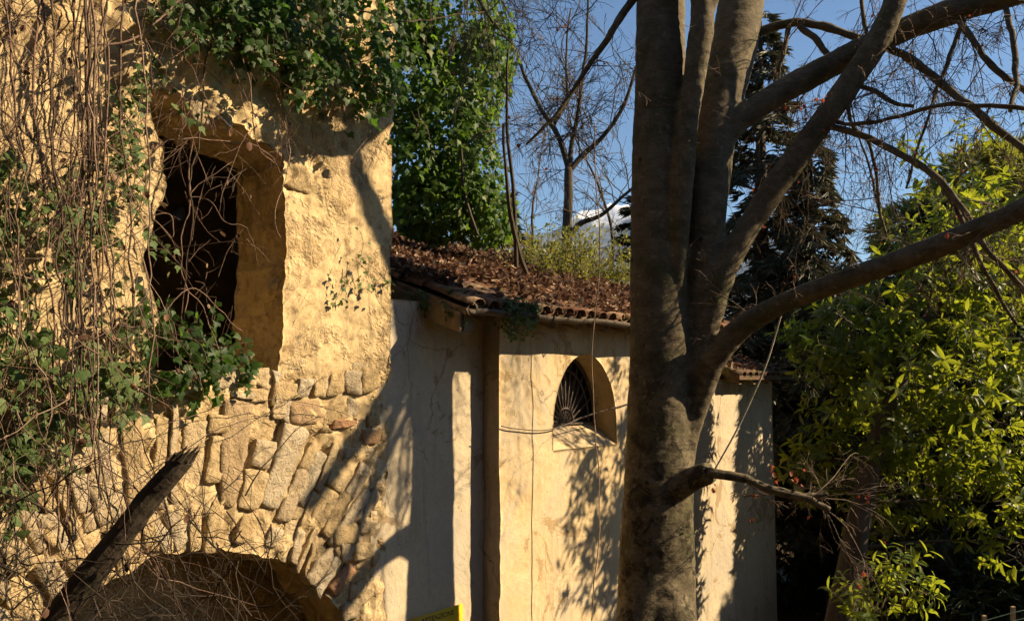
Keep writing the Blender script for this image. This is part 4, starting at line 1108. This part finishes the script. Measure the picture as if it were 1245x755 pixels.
st, _ = shoots([(1075,735,8.8,34,26,0.25,1),(1100,715,8.8,20,20,0.2,.6),(1050,750,8.8,20,20,0.2,.5)], 42, 9, 0.13, M['laurel'], sap, name='foliage')
for k in range(4): st.add(*tube(np.array([P(1075 + rng.normal(0, 6), 830, 8.8), P(1075 + rng.normal(0, 18), 735, 8.8)]), [0.012, 0.006], 5))
obj('stems', quads_clean(st.get()), M['twig'], sap)['kind'] = 'stuff'

# ------------------------------------------------------------------ shrubs on the bank behind the roof
SHR = [(655,318,14.2,'left most yellow green shrub on the bank behind the roof, beside the ivy clad tree'),(680,322,14.5,'yellow green shrub in front of the bare tree trunk on the bank'),(705,330,14.8,'yellow green shrub just right of the bare tree trunk'),(728,338,15.0,'yellow green shrub half way between bare tree and beech'),(750,346,15.2,'right most yellow green shrub on the bank, touching the beech outline'),(668,332,13.2,'low yellowish weed growing on the roof edge beneath the shrubs')]
for x, y, Y, lab in SHR:
    b = P(x, y + 22, Y)
    t_ = thing('shrub', lab, 'shrub', b, 'shrubs on the bank')
    st = MB(); LP, LT = [], []
    for k in range(60):
        q, r_ = grow(b + rng.normal(0, 0.24, 3) * [1, 1, 0.1], rdir(1, (0, 0, 1.6))[0], rng.uniform(0.5, 1.15), 0.006, 0.003, 0.12, 0, 7)
        st.add(*tube(q, r_, 3, False))
        for p_ in q[1:]:
            for j in range(3): LP.append(p_ + rng.normal(0, 0.015, 3)); LT.append(rdir(1, (0, 0, 0.4))[0])
    obj('stems', quads_clean(st.get()), M['twig'], t_)['kind'] = 'stuff'
    obj('foliage', leaves(SML_V, SML_F, np.array(LP), np.array(LT), np.tile([0, 0, 1.0], (len(LP), 1)), rng.uniform(0.05, 0.10, len(LP)), 0.4), M['yellow_leaf'], t_)['kind'] = 'stuff'

# ------------------------------------------------------------------ dead leaves on roofs
def litter(name, label, n, s0, s1, r0, r1, zf, dens, size=(0.05, 0.10), lift=0.05):
    s, r = rng.uniform(s0, s1, n * 8), rng.uniform(r0, r1, n * 8)
    k = dens(s, r) > rng.random(n * 8); s, r = s[k][:n], r[k][:n]
    pos = W(s, r, zf(r) + lift * rng.uniform(0.2, 1.6, len(s)))
    o = obj(name, leaves(CURL_V, CURL_F, pos, rdir(len(pos)) * [1, 1, 0.3], np.tile([0, 0, 1.0], (len(pos), 1)), rng.uniform(*size, len(pos)), 0.4), M['dead_leaf'])
    return tag(o, label, 'leaf litter', kind='stuff')
litter('leaf_litter', 'brown dead leaves lying thick over the chapel roof tiles', 15000, S_L, S_R, R_RIDGE, EO, roof_z,
       lambda s, r: np.clip(0.10 + smooth(0.35, -1.8, r) * 0.75 + 1.5 * fbm(np.stack([s, r, s*0], -1), 1.8, 4), 0.02, 1), (0.035, 0.12), 0.10)
litter('leaf_litter', 'dead leaves and twigs on the low annex roof', 1200, 5.15, 7.1, -2.5, 0.35, lambda r: 0.05 + (0.35 - r)*0.26, lambda s, r: 0.5 + 0.5*fbm(np.stack([s, r, s*0], -1), 3, 3), (0.05, 0.11), 0.09)

# ------------------------------------------------------------------ ivy and vines on the ruin
def ivy(label, spots, n, r0, r1, size, strands=14, mat='ivy', hang=0.8, name='ivy', down=1.0, group=None):
    """spots: (x px, y px, rx px, ry px, weight) projected on the wall face"""
    S, Z = [], []
    c0 = onwall(spots[0][0], spots[0][1], RF)
    t_ = thing(name, label, 'ivy', W(c0[0], RF + 0.05, c0[1]), group)
    st = MB(); LP, LT, LU = [], [], []
    w = np.array([q[4] for q in spots], float); w /= w.sum()
    for sp, wt in zip(spots, w):
        m = max(2, int(strands * wt)); per = max(3, int(n * wt / m))
        for k in range(m):
            a = rng.uniform(0, 2*math.pi); rr = math.sqrt(rng.random())
            x, y = sp[0] + sp[2]*rr*math.cos(a), sp[1] + sp[3]*rr*math.sin(a)
            r = rng.uniform(r0, r1); s, z = onwall(x, y, RF + r)
            L = rng.uniform(0.25, 0.9) * min(1.0, sp[3] / 60 + 0.25)
            q, rad = grow(W(s, RF + r, z + L*0.5), np.array([0, 0, -down]) + rng.normal(0, 0.35, 3), L, 0.0035, 0.0018, 0.25, 0.05, 9)
            st.add(*tube(q, rad, 3, False))
            i = rng.uniform(0, len(q) - 1.01, per); i0 = i.astype(int); f = (i - i0)[:, None]
            b = q[i0]*(1-f) + q[i0+1]*f + rng.normal(0, 0.035, (per, 3))
            rb = (b - P0) @ N3
            b = b + N3 * np.clip(RF + 0.05 - rb, 0, 1)[:, None]
            LP.append(b); LT.append(np.tile([0, 0, -hang], (per, 1)) + rng.normal(0, 0.5, (per, 3))); LU.append(np.tile(N3 + np.array([0, 0, 0.35]), (per, 1)))
    LP, LT, LU = map(np.concatenate, (LP, LT, LU))
    obj('stems', quads_clean(st.get()), M['twig'], t_)['kind'] = 'stuff'
    obj('foliage', leaves(IVY_V, IVY_F, LP, LT, LU, rng.uniform(0.6, 1.25, len(LP)) * size, 0.3), M[mat], t_)['kind'] = 'stuff'
ivy('sunlit pale green ivy clump at the left edge of the ruin, mid height', [(25,285,30,55,1.2),(60,320,20,40,.5),(10,230,20,30,.4)], 260, 0.08, 0.3, 0.075)
ivy('ivy trailing down between the vines left of the window opening', [(130,190,14,60,1),(140,260,12,60,1),(115,330,20,70,1),(150,380,20,50,1),(95,270,16,40,.6)], 330, 0.03, 0.25, 0.065)
ivy('ivy clump covering the lower left corner of the ruin, shot through with vines', [(30,480,40,50,1.2),(90,450,50,40,1.2),(20,580,30,60,.8),(130,480,40,40,1),(60,540,40,30,.6)], 560, 0.1, 0.5, 0.08, 26)
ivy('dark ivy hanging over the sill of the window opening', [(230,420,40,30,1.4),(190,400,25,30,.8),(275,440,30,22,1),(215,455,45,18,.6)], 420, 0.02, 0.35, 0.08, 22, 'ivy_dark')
ivy('light green ivy sprays at the upper left corner of the window opening', [(180,60,16,30,1),(185,120,18,40,1),(172,200,14,30,.6),(210,20,30,20,.7),(245,35,15,15,.3)], 170, 0.05, 0.3, 0.075)
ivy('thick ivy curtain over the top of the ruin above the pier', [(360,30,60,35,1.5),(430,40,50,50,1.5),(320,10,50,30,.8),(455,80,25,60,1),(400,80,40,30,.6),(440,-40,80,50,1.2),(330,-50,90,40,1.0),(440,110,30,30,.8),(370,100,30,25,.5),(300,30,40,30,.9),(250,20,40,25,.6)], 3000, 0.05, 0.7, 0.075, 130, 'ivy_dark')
ivy('small ivy sprig creeping across the sunlit pier near the roof corner', [(440,325,14,22,1),(425,350,10,14,.5),(462,345,14,8,.4)], 46, 0.02, 0.12, 0.05, 8)
ivy('ivy tuft on the shaded head of the wall above the window opening', [(285,10,40,25,1),(300,60,12,30,.5),(230,-30,60,30,1)], 330, 0.05, 0.3, 0.06)
# ivy that trails over the gutter
t_ = thing('ivy', 'ivy tuft spilling over the gutter of the chapel roof', 'ivy', W(0.2, EO, EZ))
st = MB(); LP = []
for k in range(16):
    s, z = onwall(rng.uniform(615, 652), 366, EO + 0.05)
    q, r_ = grow(W(s, EO + 0.06, EZ + 0.06), (rng.normal(0, .2), -0.1, -1 + rng.normal(0, .3)), rng.uniform(0.12, 0.42), 0.003, 0.002, 0.3, 0.1, 8)
    st.add(*tube(q, r_, 3, False)); LP += [p + rng.normal(0, 0.025, 3) for p in q for _ in range(3)]
LP = np.array(LP)
obj('stems', quads_clean(st.get()), M['twig'], t_)['kind'] = 'stuff'
obj('foliage', leaves(IVY_V, IVY_F, LP, np.tile([0, 0, -.8], (len(LP), 1)), np.tile(N3 + [0, 0, .3], (len(LP), 1)), rng.uniform(.03, .06, len(LP)), .5), M['ivy'], t_)['kind'] = 'stuff'
t_ = thing('ivy', 'trailing ivy stems along the wooden verge at the roof corner', 'ivy', W(S_L, -0.3, 0.95))
st = MB(); LP = []
for k in range(9):
    r = rng.uniform(-1.0, 0.3)
    q, r_ = grow(W(S_L - 0.06, r, roof_z(r) - 0.02 - 0.15*rng.random()), N3 * rng.uniform(-.2, .6) + np.array([0, 0, -0.5]), rng.uniform(0.15, 0.4), 0.003, 0.002, 0.3, 0.1, 8)
    st.add(*tube(q, r_, 3, False)); LP += [p + rng.normal(0, 0.02, 3) for p in q for _ in range(2)]
LP = np.array(LP)
obj('stems', quads_clean(st.get()), M['twig'], t_)['kind'] = 'stuff'
obj('foliage', leaves(IVY_V, IVY_F, LP, np.tile([0, 0, -.8], (len(LP), 1)), np.tile(N3 + [0, 0, .3], (len(LP), 1)), rng.uniform(.03, .055, len(LP)), .5), M['ivy'], t_)['kind'] = 'stuff'

# hanging vines: the stout ones are things of their own, the fine tangle is one mass
def vine(rows, label, r_m, name='hanging_vine', group=None, mat='vine', wob=0.075):
    """rows of (x px, y px, distance in front of the ruin face)"""
    q = spline([(*W(*((lambda o: (o[0], RF + r, o[1]))(onwall(x, y, RF + r)))),) for x, y, r in rows], 7)
    q = q + wob * np.stack([fbm(q + 7*j + 0.37*rows[0][0], 3.0, 4) for j in range(3)], -1)
    rr = r_m * (1 + 0.2 * fbm(q, 12, 2)) * np.linspace(1.0, 0.7, len(q))
    o = obj(name, quads_clean(tube(q, rr, 6)), M[mat], None, True, q[0])
    tag(o, label, 'vine', group)
    return q
VG = 'vine stems hanging over the ruined wall'
VL = 'bare brown vine stem hanging in the tangle left of the opening'
for k in range(20):
    x = rng.uniform(2, 172) if k > 6 else rng.uniform(80, 150); r = rng.uniform(0.15, 0.75)
    dx = rng.normal(0, 34)
    yb = rng.uniform(430, 760)
    vine([(x + rng.normal(0, 12), -70, r), (x + dx*.3, 110, r + .05), (x + dx*.7, 260, r + rng.normal(0, .05)), (x + dx, 0.75*yb, r), (x + dx*1.2 + rng.normal(0, 10), yb, r)], VL, rng.uniform(0.005, 0.0095), group=VG)
for rows, lab, rm_ in (
 ([(258,-30,.25),(252,90,.2),(240,180,.2),(232,260,.2),(226,340,.15),(222,420,.1)], 'stout vine stem dropping through the middle of the window opening', .008),
 ([(236,170,.1),(228,250,.1),(222,320,.1),(226,400,.1),(230,440,.1)], 'thin vine stem close beside the stout one in the opening', .006),
 ([(176,205,.2),(205,172,.25),(240,164,.3),(290,172,.25),(330,195,.2),(344,215,.2)], 'pale vine arching across the top of the window opening', .0055),
 ([(300,-20,.3),(298,60,.3),(305,130,.3),(312,180,.3),(330,200,.25)], 'long pale vine hanging in front of the shaded lintel', .006),
 ([(305,20,.2),(330,90,.2),(352,165,.2),(348,215,.2),(330,260,.15),(340,290,.1)], 'wavy vine hanging down the right jamb of the opening', .0055),
 ([(350,10,.25),(352,60,.2),(346,120,.2),(352,190,.2),(370,200,.15)], 'short vine curling onto the top of the pier', .005),
 ([(232,240,.15),(262,210,.2),(285,200,.2)], 'short curved vine tip inside the opening', .0045),
 ([(186,262,.15),(204,268,.2),(207,290,.2),(190,270,.2)], 'looped vine tip at the left jamb of the opening', .0045),
 ([(232,245,.1),(258,248,.15),(270,270,.15),(300,280,.15),(318,320,.1)], 'vine wandering right across the dark opening', .0045),
 ([(215,355,.2),(232,360,.25),(250,400,.2),(275,450,.15)], 'drooping vine over the sill ivy', .0045),
 ([(180,400,.3),(230,350,.3),(262,375,.3),(295,400,.2)], 'flat arching vine low in the opening', .0045),
 ([(105,60,.4),(150,50,.45),(200,20,.45),(255,-20,.4)], 'thick vine reaching up to the right at the top left', .009),
 ([(0,140,.4),(60,180,.45),(110,180,.4),(160,150,.35)], 'vine sweeping sideways across the tangle', .006),
 ([(0,330,.5),(50,340,.5),(120,305,.45),(190,270,.4)], 'vine crossing the tangle at mid height', .0055),
 ([(410,0,.45),(450,22,.45),(520,24,.5),(590,12,.6),(620,-10,.6)], 'long pale bare shoot leaning out over the ivy towards the sky', .008),
 ([(170,590,.3),(200,560,.3),(250,530,.3),(320,500,.2),(400,455,.1)], 'thin vine slanting over the arch stones', .004),
 ([(180,520,.15),(240,500,.15),(320,485,.15),(420,500,.1),(450,545,.1)], 'thin vine drooping across the rubble below the sill', .0035),
):
    vine(rows, lab, rm_)
tm = MB(); tdark = MB()
for k in range(210):
    x, y = rng.uniform(-15, 180), rng.uniform(-40, 640)
    r = rng.uniform(0.1, 0.8); s, z = onwall(x, y, RF + r)
    twiggy(tm, W(s, RF + r, z), np.array([rng.normal(0, .5), rng.normal(0, .3), -1 if rng.random() < .7 else .6]), rng.uniform(0.4, 1.5), rng.uniform(0.002, 0.0055), 1, 0.06, 0.42, 4, 0.7, 3, None, 0.0013)
for k in range(60):
    x, y = rng.uniform(180, 460), rng.uniform(-20, 160)
    r = rng.uniform(0.1, 0.5); s, z = onwall(x, y, RF + r)
    twiggy(tm, W(s, RF + r, z), np.array([rng.normal(0, .6), rng.normal(0, .3), -1]), rng.uniform(0.3, 0.9), 0.0028, 1, 0.05, 0.35, 3, 0.7, 3, None, 0.0013)
for k in range(26):
    x, y = rng.uniform(190, 300), rng.uniform(200, 450)
    r = rng.uniform(0.0, 0.3); s, z = onwall(x, y, RF + r)
    twiggy(tm, W(s, RF + r, z), np.array([rng.normal(0, .6), rng.normal(0, .3), rng.choice([-1, 0.8])]), rng.uniform(0.2, 0.6), 0.0026, 1, 0.05, 0.4, 3, 0.8, 3, None, 0.0013)
vt = tag(obj('vine_tangle', quads_clean(tm.get()), M['vine'], None), 'tangle of fine bare vine twigs over the ruined wall', 'vines', kind='stuff')
tv_ = np.concatenate(tm.V); lp_ = tv_[rng.choice(len(tv_), 170, replace=False)] + rng.normal(0, 0.01, (170, 3))
obj('dry_leaves', leaves(CURL_V, CURL_F, lp_, np.tile([0, 0, -1.0], (170, 1)), rdir(170), rng.uniform(0.03, 0.075, 170), 0.5), M['dead_leaf'], vt)['kind'] = 'stuff'
for k in range(120):
    x, y = (rng.uniform(-20, 330), rng.uniform(600, 800)) if k < 130 else (rng.uniform(-20, 225), rng.uniform(380, 760))
    r = rng.uniform(0.15, 1.1); s, z = onwall(x, y, RF + r)
    twiggy(tdark, W(s, RF + r, z), np.array([rng.normal(0, .8), rng.normal(0, .4), rng.normal(.3, .7)]), rng.uniform(0.3, 1.1), rng.uniform(0.003, 0.008), 1, 0.04, 0.35, 4, 0.8, 3, None, 0.0014)
tag(obj('bramble_tangle', quads_clean(tdark.get()), M['bramble'], None), 'dark tangle of dry brambles under the broken log', 'brambles', kind='stuff')
# vine hanging from the beech in front of the chapel wall
q = px_line([(722,150,1.4,9.4),(727,300,1.5,9.4),(722,450,1.5,9.4),(727,600,1.5,9.4),(720,760,1.4,9.4),(724,830,1.4,9.4)], 8)
tag(obj('hanging_vine', quads_clean(tube(q[0] + 0.07*np.stack([fbm(q[0] + 5*j, 1.6, 4) for j in range(3)], -1), q[1], 5)), M['vine'], None, True, q[0][0]), 'single thin vine hanging straight down in front of the lunette window', 'vine')

# ------------------------------------------------------------------ broken log
lg = thing('broken_log', 'dark broken log leaning against the ruin in the brambles', 'log', P(60, 770, 5.35))
q = px_line([(40,790,34,5.3),(100,712,33,5.3),(140,660,31,5.3),(185,603,28,5.3),(224,557,25,5.3)], 6)
pts = q[0] + 0.02 * np.stack([fbm(q[0] + 7*j, 3, 3) for j in range(3)], -1)
V, F = tube(pts, q[1], 14)
V = V + 0.012 * np.stack([fbm(V + 9*j, 11, 4) for j in range(3)], -1)
obj('bark', quads_clean((V, F)), M['log'], lg)
for k in range(9):
    a = k / 9 * 2 * math.pi; e0 = pts[-1] + 0.055 * np.array([math.cos(a), math.sin(a), 0]) - (pts[-1]-pts[-2]) * .4
    obj('splinter', quads_clean(tube(np.array([e0, e0 + (pts[-1] - pts[-4]) / np.linalg.norm(pts[-1] - pts[-4]) * rng.uniform(.04, .13)]), [0.022, 0.003], 5)), M['log'], lg)

# ------------------------------------------------------------------ cables, rope, sign, fence
s1, z1 = onwall(609, 519, 0.03); s2, z2 = onwall(668, 522, 0.03); s3, z3 = onwall(762, 491, 0.03); s4, z4 = onwall(800, 478, 0.03)
tag(obj('cable', quads_clean(tube(spline([W(0.0, 0.03, z1 + .01), W(s1 + .25, .035, z1 - .03), W(s2, .04, z2), W((s2 + s3)/2, .05, (z2 + z3)/2 + .02), W(s3, .035, z3), W(s4, .03, z4)], 6), 0.0065, 6)), M['cable'], None, True, W(0, .03, z1)), 'slack brown cable running along the chapel wall past the window', 'cable')
q = px_line([(951,378,2.4,8.0),(934,436,2.3,8.03),(915,482,2.3,8.06),(893,528,2.2,8.08),(866,576,2.2,8.1)], 5)
tag(obj('rope', quads_clean(tube(q[0], q[1], 6)), M['rope'], None, True, q[0][0]), 'pale rope tied between the low limb and the cut branch stub', 'rope')
sl, sr, zt = -1.05, -0.33, -2.36
sign = thing('warning_sign', 'yellow sign with black lettering fixed low on the pale wall', 'sign', W((sl + sr)/2, -0.22, zt - 0.5))
obj('panel', box_w(sl, sr, -0.222, -0.216, zt - 0.55, zt), M['sign'], sign)
tc = bpy.data.curves.new('lettering', 'FONT'); tc.body = 'ATTENZIONE'; tc.size = 0.075; tc.extrude = 0.0008; tc.align_x = 'CENTER'
to = bpy.data.objects.new('lettering', tc); COL.objects.link(to)
dg = bpy.context.evaluated_depsgraph_get(); tm_ = bpy.data.meshes.new_from_object(to.evaluated_get(dg)); bpy.data.objects.remove(to)
tm_.materials.append(M['ink'])
lt = bpy.data.objects.new('lettering', tm_); COL.objects.link(lt); lt.parent = sign
lt.matrix_local = Matrix.Translation(Vector(W((sl + sr)/2, -0.2145, zt - 0.085) - world_loc(sign))) @ Matrix(np.stack([D3, [0, 0, 1], N3], -1).tolist()).to_4x4()
fence = thing('wire_fence', 'low fence of pale wooden stakes and green wire at the bottom right corner', 'fence', P(1215, 800, 9.0))
for x, y in ((1198, 749), (1233, 738), (1275, 728)):
    a, b = P(x, 840, 9.0), P(x, y, 9.0); c = (P(x + 4, y, 9.0) - P(x, y, 9.0))
    obj('stake', prism([a - c/2, a + c/2, b + c/2 + np.array([0, 0, .005]), b - c/2], np.array([0, 0.04, 0])), M['post'], fence)
for dy in (10, 20, 34, 50):
    obj('wire', quads_clean(tube(np.array([P(1170, 752 + dy, 8.97), P(1198, 744 + dy, 8.97), P(1233, 734 + dy, 8.97), P(1290, 722 + dy, 8.97)]), 0.004, 5)), M['wire'], fence)

# ------------------------------------------------------------------ haze
HZ = True
if HZ:
    x0, x1, y0, y1, z0, z1 = -5000, 5000, -600, 6100, -70, 1260
    V = np.array([(x, y, z) for z in (z0, z1) for y in (y0, y1) for x in (x0, x1)])
    F = np.array([[0,2,3,1],[4,5,7,6],[0,1,5,4],[2,6,7,3],[0,4,6,2],[1,3,7,5]])
    hm = bpy.data.materials.new('haze_air'); hm.use_nodes = True; nt = hm.node_tree
    nt.nodes.remove(nt.nodes['Principled BSDF'])
    pv = nt.nodes.new('ShaderNodeVolumePrincipled'); pv.inputs['Density'].default_value = 3.5e-5; pv.inputs['Color'].default_value = (0.35, 0.62, 1.0, 1)
    nt.links.new(pv.outputs[0], nt.nodes['Material Output'].inputs['Volume'])
    hz = obj('haze', (V, F), hm, None, False, (0, 0, 0))
    tag(hz, 'thin blue air between the place and the mountain', 'haze', kind='stuff')
